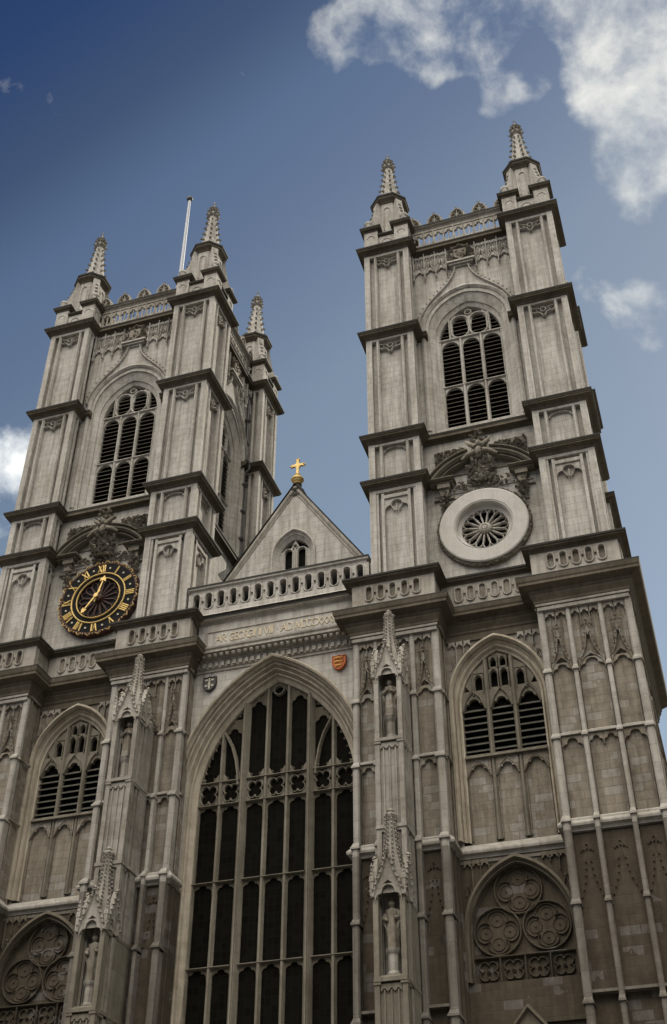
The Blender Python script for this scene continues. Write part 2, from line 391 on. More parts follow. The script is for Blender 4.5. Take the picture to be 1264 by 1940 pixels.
def oval(cx, cz, rx, hz, n=16):
    """upright slot with round ends"""
    return [(cx+rx*cos(a), cz+(hz-rx)*(1 if sin(a) > 0 else -1)+rx*sin(a)) for a in [2*pi*(i+.5)/n for i in range(n)]]
def cusped(mb, x0, x1, zs, zt, y0, y1, lobes=3, k=1.1, cusp=.62, n=26):
    """panel head: fills x0..x1 up to zt above a foiled arch springing at zs"""
    cx, hw = (x0+x1)/2, (x1-x0)/2; c = []
    for i in range(n+1):
        a = pi*i/n; q = abs(cos(lobes/2*(a-pi/2)+ (0 if lobes % 2 else 0)))**.55 if lobes != 3 else abs(cos(2*(a)))**.55
        r = hw*.985*(cusp+(1-cusp)*q); c.append((cx+r*cos(a), zs+r*k*sin(a)))
    zt = max(zt, zs+hw*k+.03)
    mb.prism([(x1, zs), (x1, zt), (x0, zt), (x0, zs)]+c[::-1], y0, y1)
def pendant(mb, x0, x1, zt, y0, y1, h=.78):
    """carved trefoil hung in the head of a pilaster panel"""
    cx, hw = (x0+x1)/2, (x1-x0)/2
    mb.ribbon([(cx+.14*cos(a), zt-h*.36+.15*sin(a)) for a in [2*pi*i/12 for i in range(12)]], .07, y0, y1, True)
    for q in (-1, 1):
        mb.ribbon([(cx+q*hw*a, zt-h*b) for a, b in ((1, .50), (.8, .62), (.5, .60), (.28, .68), (.04, 1.0))], .09, y0, y1)
        mb.knob(cx+q*hw*.56, y0, zt-h*.5, .075)
        mb.ribbon([(cx+q*hw, zt-h*.1), (cx+q*hw*.55, zt-h*.18), (cx+q*.15, zt-h*.30)], .06, y0+.03, y1)
    mb.knob(cx, y0, zt-h*.98, .07)
def ogee_gable(mb, cx, hw, z0, zh, y0, y1, crock=.055, fin=.16):
    """ogee arch with crocketed gable and a cross-shaped leaf finial"""
    H = zh-z0; q = []
    for a, b in ((1, 0), (.96, .10), (.80, .22), (.55, .34), (.34, .46), (.20, .62), (.10, .80), (0, .88)): q.append((a, b))
    for sg in (-1, 1):
        mb.ribbon([(cx+sg*hw*a, z0+H*b) for a, b in q], .07, y0, y1)
        mb.ribbon([(cx+sg*hw*a, z0+H*b) for a, b in ((1, 0), (.94, .10), (.75, .19), (.45, .26), (0, .33))], .07, y0+.02, y1)
        for a, b in ((.86, .24), (.66, .34), (.48, .44), (.36, .54), (.28, .64), (.22, .74)): mb.knob(cx+sg*hw*(a), y0-.02, z0+H*b, crock)
        mb.knob(cx+sg*fin, y0-.02, z0+H*.92, crock*1.3); mb.knob(cx+sg*fin*1.7, y0-.01, z0+H*.90, crock)
    mb.box(cx-.03, cx+.03, y0+.01, y1, z0+H*.7, zh); mb.knob(cx, y0-.02, zh, crock*1.3); mb.knob(cx, y0-.02, z0+H*.93, crock*1.3)
def shaft(mb, x, w, yf, yb, z0, z1, cap=True):
    """buttress shaft with a weathered cap of wider stone at its head"""
    mb.add(*pent(x, w, yf, yb, z0, z1))
    if cap:
        mb.box(x-w*.66, x+w*.66, yf-.07, yb, z1-.16, z1-.08)
        v = [(x-w*.6, yf-.05, z1-.08), (x+w*.6, yf-.05, z1-.08), (x+w*.42, yf+.12, z1+.14), (x-w*.42, yf+.12, z1+.14),
             (x-w*.6, yb, z1-.08), (x+w*.6, yb, z1-.08), (x+w*.42, yb, z1+.14), (x-w*.42, yb, z1+.14)]
        mb.add(v, [(0, 1, 2, 3), (1, 5, 6, 2), (4, 0, 3, 7), (3, 2, 6, 7)])
def pent(x, w, yf, yb, z0, z1):
    yf -= jit(); c = w*.22
    p = [(x-w/2, yb), (x-w/2, yf+c), (x-w/2+c, yf), (x+w/2-c, yf), (x+w/2, yf+c), (x+w/2, yb)]
    v = [(a, b, z0) for a, b in p]+[(a, b, z1) for a, b in p]; n = 6
    return v, [tuple(range(n-1, -1, -1)), tuple(range(n, 2*n))]+[(i, (i+1) % n, n+(i+1) % n, n+i) for i in range(n)]
def louvres(mb, x0, x1, z0, z1, y, step=.30, d=.26, th=.035, archfn=None):
    z = z0+step*.6
    while z < z1:
        a, b = x0, x1
        if archfn:
            while a < b and archfn(a) < z: a += .02
            while b > a and archfn(b) < z: b -= .02
        if b-a > .06:
            v = [(a, y, z-.17), (b, y, z-.17), (b, y+d, z+.06), (a, y+d, z+.06), (a, y, z-.17+th), (b, y, z-.17+th), (b, y+d, z+.06+th), (a, y+d, z+.06+th)]
            mb.add(v, [(3, 2, 1, 0), (4, 5, 6, 7), (0, 1, 5, 4), (1, 2, 6, 5), (2, 3, 7, 6), (3, 0, 4, 7)])
        z += step
def moulding(z, out, h):
    """classical cornice profile hanging h below z, with a lead-covered lip (last two faces)"""
    return [(-.06, z-h-.04), (.02*out, z-h), (.10*out, z-h*.92), (.22*out, z-h*.72), (.30*out, z-h*.66), (.80*out, z-h*.52),
            (.80*out, z-h*.38), (.90*out, z-h*.34), (.94*out, z-.10), (1.0*out, z-.095), (1.0*out, z), (-.06, z+.09)]
LIP = 8
# ------------------------------------------------------------------ bell towers
TC = 10.3           # tower centre from the axis of the church; towers are 11.1 m square in the body
TY = 5.93
B, I, R = 5.55, 2.88, 4.56      # pilaster outer edge, pilaster inner edge, recessed wall face (from tower centre)
Z2, Z3, Z4, Z5, Z6 = 33.54, 39.79, 42.84, 50.55, 57.70

def ring(Bo=B, Io=I, Ro=R):
    q = [(-Bo, -Bo), (-Io, -Bo), (-Io, -Ro), (Io, -Ro), (Io, -Bo)]; out = []
    for k in range(4):
        c, s = [(1, 0), (0, 1), (-1, 0), (0, -1)][k]
        out += [(TC+x*c-y*s, TY+x*s+y*c) for x, y in q]
    return out
def corner_path(k, stub=0.0):
    p = [(I, -R), (I, -B), (B, -B), (B, -I), (R, -I)]
    if stub: p = [(I-stub, -R)]+p+[(R, -I+stub)]
    c, s = [(1, 0), (0, 1), (-1, 0), (0, -1)][k]
    return [(TC+x*c-y*s, TY+x*s+y*c) for x, y in p]
def face_frame(k):
    """u across the face, d inwards from the outer face of the pilasters, for the four sides (0 front, 1 outer, 2 back, 3 inner)"""
    c, s = [(1, 0), (0, 1), (-1, 0), (0, -1)][k]
    return frame(lambda u, d, z: (TC+u*c-(-B+d)*s, TY+u*s+(-B+d)*c, z))

def corner_pilaster(parent, k):
    mb = MB(); S = .32
    sx, sy = [(1, -1), (1, 1), (-1, 1), (-1, -1)][k]
    x0, x1 = sorted((TC+sx*I, TC+sx*B)); y0, y1 = sorted((TY+sy*I, TY+sy*B)); e = .27
    stages = [(Z2-.1, Z3-.42, 'big'), (Z3-.1, Z4-.40, 'short'), (Z4-.1, Z5-.38, 'long'), (Z5-.1, Z6-.45, 'long')]
    for z0, z1, kind in stages:
        mb.box(x0+e, x1-e, y0+e, y1-e, z0, z1)
        for f in range(4):
            c, s = [(1, 0), (0, 1), (-1, 0), (0, -1)][f]; mx, my, hw = (x0+x1)/2, (y0+y1)/2, (x1-x0)/2
            with frame(lambda u, d, z: (mx+u*c-(-hw+d)*s, my+u*s+(-hw+d)*c, z)):
                E = S
                mb.box(-hw, -hw+E, 0, e+.02, z0, z1); mb.box(hw-E, hw, 0.001, e+.021, z0, z1)
                mb.box(-hw+E-.01, hw-E+.01, .012, e+.03, z1-.22, z1-.001)
                mb.box(-hw+E-.01, hw-E+.01, .012, e+.03, z0, z0+.34 if kind != 'big' else z0+.5)
                if kind == 'big':
                    mb.box(-hw+E-.01, -hw+E+.12, .06, e+.03, z0, z1-.2); mb.box(hw-E-.12, hw-E+.01, .06, e+.03, z0, z1-.2)
                    mb.box(-.74, -.60, .015, e+.03, z0+.3, z1-.3); mb.box(.60, .74, .015, e+.03, z0+.3, z1-.3)
                    mb.box(-.74, .74, .018, e+.03, z1-.62, z1-.42)
                    for q in (-1, 0, 1):
                        pass
                    cusped(mb, -.60, .60, z1-1.35, z1-.6, .10, e+.03)
                    mb.ribbon([(.30*cos(a), z1-1.02+.28*sin(a)) for a in [pi*i/10 for i in range(11)]], .07, .07, e+.03)
                    for q in (-.3, 0, .3): mb.ribbon([(q*.4, z1-1.4), (q, z1-.98)], .06, .09, e+.03)
                    mb.knob(0, .08, z1-1.45, .09)
                else:
                    for a in (-.69, .69):
                        mb.ribbon([(a, z0+.2), (a, z1-.15)], .19, .0, e+.03, ch=.3)
                    if kind == 'long': pendant(mb, -.60, .60, z1-.36, .06, e+.03)
                    else:
                        mb.ribbon([(.55*cos(a), z1-.62+.3*sin(a)) for a in [pi*i/10 for i in range(11)]], .06, .12, e+.03)
    return obj('corner_pilaster', mb, 'pale', parent)

def belfry_window(parent, k):
    """three tiers of louvred lights under a moulded arch; face k of the tower"""
    with face_frame(k):
        D = B-R                                             # recessed wall face
        fr = MB()
        arch_loft(fr, [(2.62, 51.0, 53.92, D-.10), (2.5, 51.0, 53.78, D-.16), (2.38, 51.0, 53.66, D-.06), (2.36, 51.0, 53.62, D+.02), (2.28, 51.0, 53.50, D+.02),
                       (2.02, 50.6, 53.05, D+.22), (1.92, 50.4, 52.90, D+.30), (1.92, 50.4, 52.9, D+.36), (1.74, 50.2, 52.66, D+.48), (1.72, 50.2, 52.62, D+.80)], 0, Z4+.5)
        arch_loft(fr, [(2.62, 51.0, 53.92, D+.02), (2.62, 51.0, 53.92, D-.10)], 0, Z4+.5)
        win = obj('belfry_window', fr, 'pale', parent)
        tr = MB(); y0, y1 = D+.46, D+.74
        for a in (-.57, .57): tr.bar(a, Z4+.6, 50.3, .19, y0, y1)
        for a in (-1.70, 1.70): tr.bar(a, Z4+.6, 50.4, .12, y0, y1)
        tr.rail(-1.75, 1.75, 50.30, .17, y0-.03, y1); tr.rail(-1.75, 1.75, 46.72, .13, y0-.02, y1)
        for a, b in ((-1.62, -.68), (-.46, .46), (.68, 1.62)):
            for zs, zt in ((46.10, 46.70), (49.62, 50.25)):
                hw = (b-a)/2; c = [( (a+b)/2+hw*cos(q), zs+hw*1.15*sin(q)) for q in [pi*i/14 for i in range(15)]]
                tr.prism([(b, zs), (b, zt), (a, zt), (a, zs)]+c[::-1], y0+.08, y1-.02)
        # head: two round-headed lights, an eye over them, daggers at the sides
        for sg in (-1, 1):
            cx = sg*.52; tr.ribbon(oval(cx, 51.18, .50, .86, 24), .15, y0, y1, True)
            tr.bar(sg*1.12, 50.3, arch_z(0, 1.74, 50.2, 52.66, 1.12)+.1, .14, y0+.02, y1)
            for q in ((-.5, .35), (.5, .35)):
                tr.prism([(cx+q[0], 50.36), (cx+q[0], 50.36+q[1]), (cx+q[0]*.62, 50.40)], y0+.1, y1-.05)
            tr.prism([(sg*1.12, 51.3), (sg*1.12, 52.1), (sg*.75, 52.35), (sg*.72, 52.0)], y0+.09, y1-.06)
        tr.ribbon([(.19*cos(q), 52.2+.17*sin(q)) for q in [2*pi*i/14 for i in range(14)]], .09, y0, y1, True)
        tr.prism([(-.12, 51.2), (-.2, 52.05), (.2, 52.05), (.12, 51.2)], y0+.09, y1-.05)
        obj('tracery', tr, 'pale', win)
        for z0, z1 in ((Z4+.65, 46.68), (46.80, 50.24), (50.38, 52.55)):
            lv = MB(); af = (lambda x: arch_z(0, 1.74, 50.2, 52.66, x)) if z0 > 50 else None
            louvres(lv, -1.68, 1.68, z0, z1, D+.60, archfn=af)
            lv.m = 1; zz = z0+.18
            while zz < z1:
                hw = 1.66
                while af and hw > .1 and af(hw) < zz: hw -= .03
                lv.box(-hw, hw, D+.585, D+.61, zz-.165, zz-.140); zz += .30  # paler slat fronts: light on the edges put into the colour
            obj('louvres', lv, ['slat', 'trac'], win)
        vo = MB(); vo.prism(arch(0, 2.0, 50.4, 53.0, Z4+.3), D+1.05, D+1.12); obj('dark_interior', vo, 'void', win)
        sl = MB(); sl.box(-1.95, 1.95, D-.02, D+.9, Z4+.1, Z4+.50); sl.add([(-2.6, D-.25, Z4+.08), (2.6, D-.25, Z4+.08), (2.6, D+.05, Z4+.45), (-2.6, D+.05, Z4+.45), (-2.6, D+.1, Z4+.08), (2.6, D+.1, Z4+.08)],
            [(0, 1, 2, 3), (0, 3, 4), (1, 5, 2)]); obj('sill', sl, 'pale', win)
        # crocketed ogee hood and its bracket
        hd = MB(); og = [(2.70, 51.35), (2.55, 51.95), (2.20, 52.62), (1.75, 53.22), (1.28, 53.72), (.90, 54.16), (.62, 54.62), (.45, 55.08), (.36, 55.62)]
        inn = arch(0, 2.62, 51.0, 53.92)
        hd.prism([(x, z) for x, z in og]+[(-x, z) for x, z in reversed(og)]+[p for p in inn if p[1] > 51.3], D-.09, D+.05)
        for sg in (-1, 1):
            hd.ribbon([(sg*x, z) for x, z in og], .11, D-.24, D+.03)
            for i in range(len(og)-1):
                for q in (.25, .75):
                    x = og[i][0]*(1-q)+og[i+1][0]*q; z = og[i][1]*(1-q)+og[i+1][1]*q; hd.knob(sg*(x+.10), D-.22, z+.07, .065)
        hd.box(-.82, .82, D-.42, D+.02, 55.66, 55.78); hd.box(-.70, .70, D-.32, D+.02, 55.52, 55.66); hd.box(-.5, .5, D-.2, D+.02, 55.4, 55.53)
        obj('ogee_hood', hd, 'pale', win)
        cr = MB(); cr.prism([(0, 55.86), (-.34, 56.15), (-.38, 56.75), (.38, 56.75), (.34, 56.15)], D-.34, D+.02)
        cr.foliage(-.74, .74, 55.8, 56.9, D-.05, .26, 70, lambda a, b: abs(a) > .3, (.06, .13))
        cr.foliage(-.30, .30, 56.7, 57.2, D-.1, .2, 22, None, (.06, .11)); cr.foliage(-.24, .24, 56.1, 56.65, D-.33, .04, 12, None, (.04, .08))
        cr.ribbon([(-.4, 56.9), (-.5, 57.1), (-.3, 57.0), (0, 57.22), (.3, 57.0), (.5, 57.1), (.4, 56.9)], .07, D-.3, D)
        obj('carved_arms', cr, 'carve', win)
    return win

def blind_arcade(parent, k):
    with face_frame(k):
        D = B-R
        for s0 in (-1, 1):
            mb = MB()
            for i in range(3):
                a, b = s0*(.86+i*.655), s0*(.86+(i+1)*.655); a, b = min(a, b), max(a, b); c = (a+b)/2
                cusped(mb, a+.04, b-.04, 55.45, 56.0, D-.12, D+.02, cusp=.55)
                mb.ribbon([(a+.03, 55.45), (c-.2, 55.78), (c-.06, 56.1), (c, 56.5), (c+.06, 56.1), (c+.2, 55.78), (b-.03, 55.45)], .06, D-.19, D+.02)
                for q in (.12, .25): mb.knob(c-q, D-.2, 56.25-q, .055); mb.knob(c+q, D-.2, 56.25-q, .055)
                mb.knob(c, D-.2, 56.55, .08); mb.knob(c-.12, D-.17, 56.5, .05); mb.knob(c+.12, D-.17, 56.5, .05)
                for q in (-.17, .17):
                    mb.ribbon([(c+q, 56.2), (c+q, 57.2)], .045, D-.1, D+.02); cusped(mb, c+q-.14, c+q+.14, 56.85, 57.12, D-.09, D+.02)
            for i in range(4):
                a = s0*(.86+i*.655)
                mb.ribbon([(a, 55.15), (a, 57.25)], .07, D-.20, D+.02); mb.knob(a, D-.16, 55.12, .085, 1.3); mb.knob(a, D-.1, 54.95, .05)
            for a in (s0*.9, s0*1.55, s0*2.2): mb.ribbon([(a, 53.9 if abs(a) < 1.5 else 53.2 if abs(a) < 2 else 52.6), (a, 55.1)], .03, D-.025, D+.02)
            obj('blind_arcade', mb, 'pale', parent)

def top_parapet(parent, k):
    with face_frame(k):
        D = B-R; mb = MB(); y0, y1 = D+.02, D+.24
        mb.box(-2.9, 2.9, y0-.03, y1, Z6+.05, Z6+.45)
        n = 9; w_ = 5.5/n
        for i in range(n+1): mb.bar(-2.75+i*w_, Z6+.4, Z6+1.75, .11, y0, y1)
        for i in range(n):
            a = -2.75+i*w_+.055; b = a+w_-.11; c = (a+b)/2
            cusped(mb, a, b, Z6+1.25, Z6+1.7, y0+.04, y1-.03, cusp=.5, k=1.2)
            mb.prism([(a, Z6+.45), (a, Z6+.85), (c-.05, Z6+.62), (c, Z6+.95), (c+.05, Z6+.62), (b, Z6+.85), (b, Z6+.45)], y0+.05, y1-.03)
            mb.bar(c, Z6+.5, Z6+1.5, .05, y0+.05, y1-.05)
        mb.box(-2.9, 2.9, y0-.0, y1, Z6+1.72, Z6+1.90)
        mb.cornice([(-2.9, y0), (2.9, y0)], moulding(Z6+2.2, .22, .30), lip=LIP, lipmat=1)
        mb.m = 0; mb.box(-2.9, 2.9, y0, y1+.1, Z6+1.9, Z6+2.2)
        mb.box(-2.9, 2.9, y0+.02, y1+.05, Z6+2.2, Z6+2.34)
        for c in (-2.72, -1.38, .0, 1.38, 2.72):
            z = Z6+2.34
            mb.ribbon([(c-.42, z), (c-.42, z+.30), (c-.28, z+.62), (c, z+.88), (c+.28, z+.62), (c+.42, z+.30), (c+.42, z)], .15, y0-.05, y1)
            mb.ribbon([(c, z), (c, z+.80)], .09, y0+.0, y1); mb.rail(c-.42, c+.42, z+.05, .1, y0, y1)
            for q in (-.21, .21): mb.ribbon([(c+q+.15*cos(a), z+.36+.16*sin(a)) for a in [2*pi*i/10 for i in range(10)]], .06, y0+.0, y1-.02, True)
            mb.knob(c, y0+.05, z+.98, .11); mb.knob(c-.36, y0+.05, z+.55, .08); mb.knob(c+.36, y0+.05, z+.55, .08)
        return obj('parapet', mb, ['mould', 'lead'], parent)

def pinnacle(parent, cx, cy):
    mb = MB(); hb = 1.36; z = Z6+.05
    # stepped base: four corner blocks with a lower screen between
    for qx in (-1, 1):
        for qy in (-1, 1):
            x, y = cx+qx*(hb-.43), cy+qy*(hb-.43)
            mb.box(x-.42, x+.42, y-.42, y+.42, z, z+1.75)
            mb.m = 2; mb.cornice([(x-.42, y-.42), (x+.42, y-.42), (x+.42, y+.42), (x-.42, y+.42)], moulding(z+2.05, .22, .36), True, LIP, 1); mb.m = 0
            mb.add([(x-.5, y-.5, z+2.08), (x+.5, y-.5, z+2.08), (x+.5, y+.5, z+2.08), (x-.5, y+.5, z+2.08), (x, y, z+2.3)], [(0, 1, 4), (1, 2, 4), (2, 3, 4), (3, 0, 4)])
            for f in range(4):
                c, s = [(1, 0), (0, 1), (-1, 0), (0, -1)][f]
                with frame(lambda u, d, zz: (x+u*c-(-.42+d)*s, y+u*s+(-.42+d)*c, zz)):
                    mb.ribbon([(.22*cos(a), z+1.15+.2*sin(a)) for a in [pi*i/8 for i in range(9)]], .06, -.035, .01)
            # scrolled leaf volute leaning on the turret
            c_, s_ = qx/sqrt(2), qy/sqrt(2)
            with frame(lambda u, d, zz: (cx+u*c_-d*s_, cy+u*s_+d*c_, zz)):
                mb.prism([(.60, z+2.0), (1.78, z+2.0), (1.84, z+2.34), (1.72, z+2.72), (1.50, z+2.92), (1.38, z+3.3), (1.26, z+3.8), (1.14, z+4.4), (1.06, z+5.0), (.60, z+5.0)], -.22, .22)
                mb.lathe(1.58, 0, [(.02, z+2.5), (.24, z+2.56), (.29, z+2.7), (.24, z+2.86), (.02, z+2.94)], 8)
                for i in range(4): mb.knob(1.44-.10*i, -.02, z+3.1+.42*i, .12)
    mb.box(cx-hb+.30, cx+hb-.30, cy-hb+.12, cy+hb-.12, z, z+1.2); mb.box(cx-hb+.12, cx+hb-.12, cy-hb+.30, cy+hb-.30, z, z+1.2)
    for f in range(4):
        c, s = [(1, 0), (0, 1), (-1, 0), (0, -1)][f]
        with frame(lambda u, d, zz: (cx+u*c-(-hb+.12+d)*s, cy+u*s+(-hb+.12+d)*c, zz)):
            mb.m = 2; mb.cornice([(-.52, .02), (.52, .02)], moulding(z+1.42, .16, .26), False, LIP, 1); mb.m = 0
            mb.box(-.52, .52, .02, .3, z+1.1, z+1.42)
            mb.ribbon([(.27*cos(a), z+.72+.22*sin(a)) for a in [pi*i/8 for i in range(9)]], .06, -.035, .01)
    pn = obj('pinnacle', mb, ['pale', 'lead', 'soot_shade'], parent)
    tb = MB(); r8 = pi/8
    tb.lathe(cx, cy, [(.88, z+1.0), (.88, z+4.85), (.92, z+4.95)], 8, r8)
    for f in range(8):
        a = 2*pi*f/8; c, s = cos(a), sin(a)
        with frame(lambda u, d, zz: (cx+(.813-d)*c-u*s, cy+(.813-d)*s+u*c, zz)):
            tb.ribbon([(-.21, z+2.3), (-.21, z+4.1)]+[(.21*cos(q), z+4.1+.3*sin(q)) for q in [pi-pi*i/8 for i in range(1, 8)]]+[(.21, z+4.1), (.21, z+2.3)], .07, -.05, .03)
    tb.m = 2; tb.lathe(cx, cy, [(.90, z+4.8), (.98, z+4.92), (1.16, z+5.10), (1.19, z+5.20)], 8, r8)
    tb.m = 1; tb.lathe(cx, cy, [(1.19, z+5.20), (1.24, z+5.26), (1.24, z+5.40), (.70, z+5.62)], 8, r8); tb.m = 0
    obj('turret', tb, ['pale', 'lead', 'soot_shade'], pn)
    sp = MB()
    prof = [(.84, z+5.54), (.74, z+5.74), (.60, z+6.5), (.45, z+7.5), (.33, z+8.5), (.25, z+9.3)]
    sp.lathe(cx, cy, prof, 8, r8)
    def rad(zz):
        for (ra, za), (rb, zb) in zip(prof, prof[1:]):
            if za <= zz <= zb: return ra+(rb-ra)*(zz-za)/(zb-za)
        return .3
    sp.m = 1
    for i in range(6):
        zz = z+5.85+i*.58
        for f in range(8):
            a = r8+2*pi*f/8; rr = rad(zz)+.06; sp.knob(cx+rr*cos(a), cy+rr*sin(a), zz, .115-.006*i, 1.0)
            sp.knob(cx+(rr+.06)*cos(a), cy+(rr+.06)*sin(a), zz-.06, .07)
    obj('spire', sp, ['pale', 'mould'], pn)
    fi = MB()
    fi.lathe(cx, cy, [(.26, z+9.25), (.40, z+9.35), (.42, z+9.45), (.30, z+9.55), (.24, z+9.62), (.22, z+9.85), (.30, z+9.95), (.17, z+10.08), (.12, z+10.35), (.06, z+10.55), (.02, z+10.62)], 10, 0, True)
    for i, (zz, rr, q) in enumerate(((z+9.45, .42, .10), (z+9.92, .33, .12), (z+10.16, .22, .11))):
        for f in range(8): fi.knob(cx+rr*cos(f*pi/4+i), cy+rr*sin(f*pi/4+i), zz, q)
    fi.tube([(cx, cy, z+10.5), (cx, cy, z+10.95)], .025)
    fi.tube([(cx-.16, cy, z+10.78), (cx+.16, cy, z+10.78)], .02); fi.tube([(cx, cy-.16, z+10.78), (cx, cy+.16, z+10.78)], .02)
    obj('finial', fi, 'mould', pn)
    return pn

def rose_tracery(mb, cx, cz, r0, r1, y0, y1, n=16):
    for i in range(n):
        a = 2*pi*i/n; c, s = cos(a), sin(a); pts = []
        for r, wd in ((r0, .04), (r0+.18, .10), (r0+.42, .155), (r1-.22, .165), (r1-.08, .11), (r1-.02, 0), (r1-.08, -.11), (r1-.22, -.165), (r0+.42, -.155), (r0+.18, -.10), (r0, -.04)):
            pts.append((cx+r*c-wd*s, cz+r*s+wd*c))
        mb.ribbon(pts, .06, y0, y1)

def clock_stage(parent, sg):
    """carved broken pediment over the clock; on the other tower a blind rose sits in the same place"""
    with face_frame(0):
        D = B-R; CZ = 36.55
        mb = MB()
        # segmental pediment, broken in the middle
        def arcpts(r, a0, a1, n=9): return [(r*cos(radians(a0+(a1-a0)*i/n)), 37.95+r*sin(radians(a0+(a1-a0)*i/n))) for i in range(n+1)]
        for q in (-1, 1):
            seg = [(q*x, z) for x, z in arcpts(3.0, 34, 78)]
            mb.ribbon(seg, .26, D-.62, D+.02, ch=.25); mb.ribbon([(q*x, z) for x, z in arcpts(3.16, 33, 80)], .10, D-.74, D+.02, ch=.2)
            mb.ribbon([(q*x, z) for x, z in arcpts(2.76, 36, 76)], .12, D-.44, D+.02)
            mb.ribbon([(q*2.72, 39.62), (q*1.35, 39.62)], .14, D-.66, D+.02, ch=.2); mb.ribbon([(q*2.6, 39.46), (q*1.45, 39.46)], .12, D-.46, D+.02)
            mb.lathe(q*.62, D-.45, [(.02, 40.62), (.17, 40.68), (.19, 40.84), (.17, 41.0), (.02, 41.06)], 8)
        pd = obj('pediment', mb, 'trac', parent)
        for q in (-1, 1):
            br = MB(); br.box(min(q*1.62, q*2.24), max(q*1.62, q*2.24), D-.42, D+.02, 39.15, 39.42); br.prism([(q*1.66, 39.2), (q*2.2, 39.2), (q*2.12, 38.75), (q*1.75, 38.75)], D-.3, D+.02)
            br.foliage(min(q*1.68, q*2.18), max(q*1.68, q*2.18), 38.0, 39.15, D-.1, .26, 46, None, (.06, .11))
            br.box(min(q*1.5, q*2.5), max(q*1.5, q*2.5), D-.14, D+.02, 38.62, 38.72)
            br.foliage(min(q*1.72, q*2.12), max(q*1.72, q*2.12), 37.6, 38.5, D-.1, .18, 26, None, (.05, .09))
            obj('bracket', br, 'carve', pd)
        for q in (-1, 1):
            cv = MB()
            a, b = min(q*.75, q*2.32), max(q*.75, q*2.32)
            cv.box(a, b, D-.06, D+.02, 40.05, 41.78)
            cv.foliage(a, b, 40.2, 41.74, D-.06, .14, 330, lambda x, z: math.hypot(x, z-37.95) > 3.2, (.04, .085))
            obj('carved_spandrel', cv, 'carve', pd)
        ms = MB(); ms.prism([(-.42, 39.3), (-.34, 41.5), (0, 42.1), (.34, 41.5), (.42, 39.3)], D-.34, D+.02)
        ms.ball(0, D-.42, 40.95, .30, 10, 1.25); ms.ball(0, D-.50, 41.42, .24, 10, 1.0)
        for q in (-1, 1):
            ms.tube([(q*.15, D-.6, 41.2), (q*.45, D-.6, 41.45), (q*.62, D-.5, 41.75)], [.14, .12, .05]); ms.tube([(q*.2, D-.6, 40.9), (q*.6, D-.55, 40.8), (q*.9, D-.5, 40.6)], [.16, .13, .08])
        ms.foliage(-.55, .55, 41.5, 42.35, D-.3, .42, 60, lambda x, z: abs(x) < (42.5-z)*.6+.1, (.06, .13))
        ms.foliage(-.42, .42, 40.3, 41.6, D-.4, .3, 110, None, (.04, .09)); ms.foliage(-.8, .8, 39.25, 40.4, D-.12, .4, 170, lambda x, z: abs(x) < .35+(z-39.2)*.35 or abs(x) < .7, (.06, .14))
        ms.foliage(-1.5, 1.5, 38.95, 39.45, D-.08, .2, 90, lambda x, z: z < 39.55-.12*abs(x) and math.hypot(x, z-CZ) > 2.4, (.06, .11))
        obj('carved_mask', ms, 'carve', pd)
        sr = MB(); sr.box(-2.45, 2.45, D-.05, D+.02, 38.92, 38.99); obj('string_course', sr, 'mould', pd)
        if sg > 0:      # blind rose with a broad plain ring
            cz, cx = CZ, -.15
            def ringrow(r, y, n=64): return [(cx+r*cos(2*pi*i/n), y, cz+r*sin(2*pi*i/n)) for i in range(n)]
            rg = MB(); rg.loft([ringrow(2.16, D+.02), ringrow(2.16, D-.30), ringrow(2.10, D-.34), ringrow(1.46, D-.34), ringrow(1.42, D-.30), ringrow(1.38, D-.33), ringrow(1.32, D-.22), ringrow(1.29, D-.05), ringrow(1.2, D+.02), ringrow(1.14, D+.04), ringrow(1.12, D+.30)], True)
            rs = obj('blind_rose', rg, 'clean', parent)
            tr = MB(); rose_tracery(tr, cx, cz, .26, 1.16, D+.03, D+.2); obj('tracery', tr, 'pale', rs)
            hb = MB(); hb.loft([ringrow(.30, D+.2, 16), ringrow(.30, D-.02, 16), ringrow(.22, D-.1, 16), ringrow(.02, D-.12, 16)], True)
            for i in range(9): hb.knob(cx+.14*cos(i*.7), D-.1, cz+.14*sin(i*.7), .06)
            obj('hub', hb, 'mould', rs)
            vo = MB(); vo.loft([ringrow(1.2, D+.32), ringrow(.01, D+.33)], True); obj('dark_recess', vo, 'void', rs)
            lf = MB()
            for i in range(150):
                a = 2*pi*i/150; r = 2.23+random.uniform(-.03, .05); lf.knob(cx+r*cos(a), D-.12-random.uniform(0, .14), cz+r*sin(a), random.uniform(.05, .085))
            lf.loft([ringrow(2.30, D+.02), ringrow(2.27, D-.16), ringrow(2.17, D-.2)], True)
            obj('leaf_border', lf, 'carve', rs)

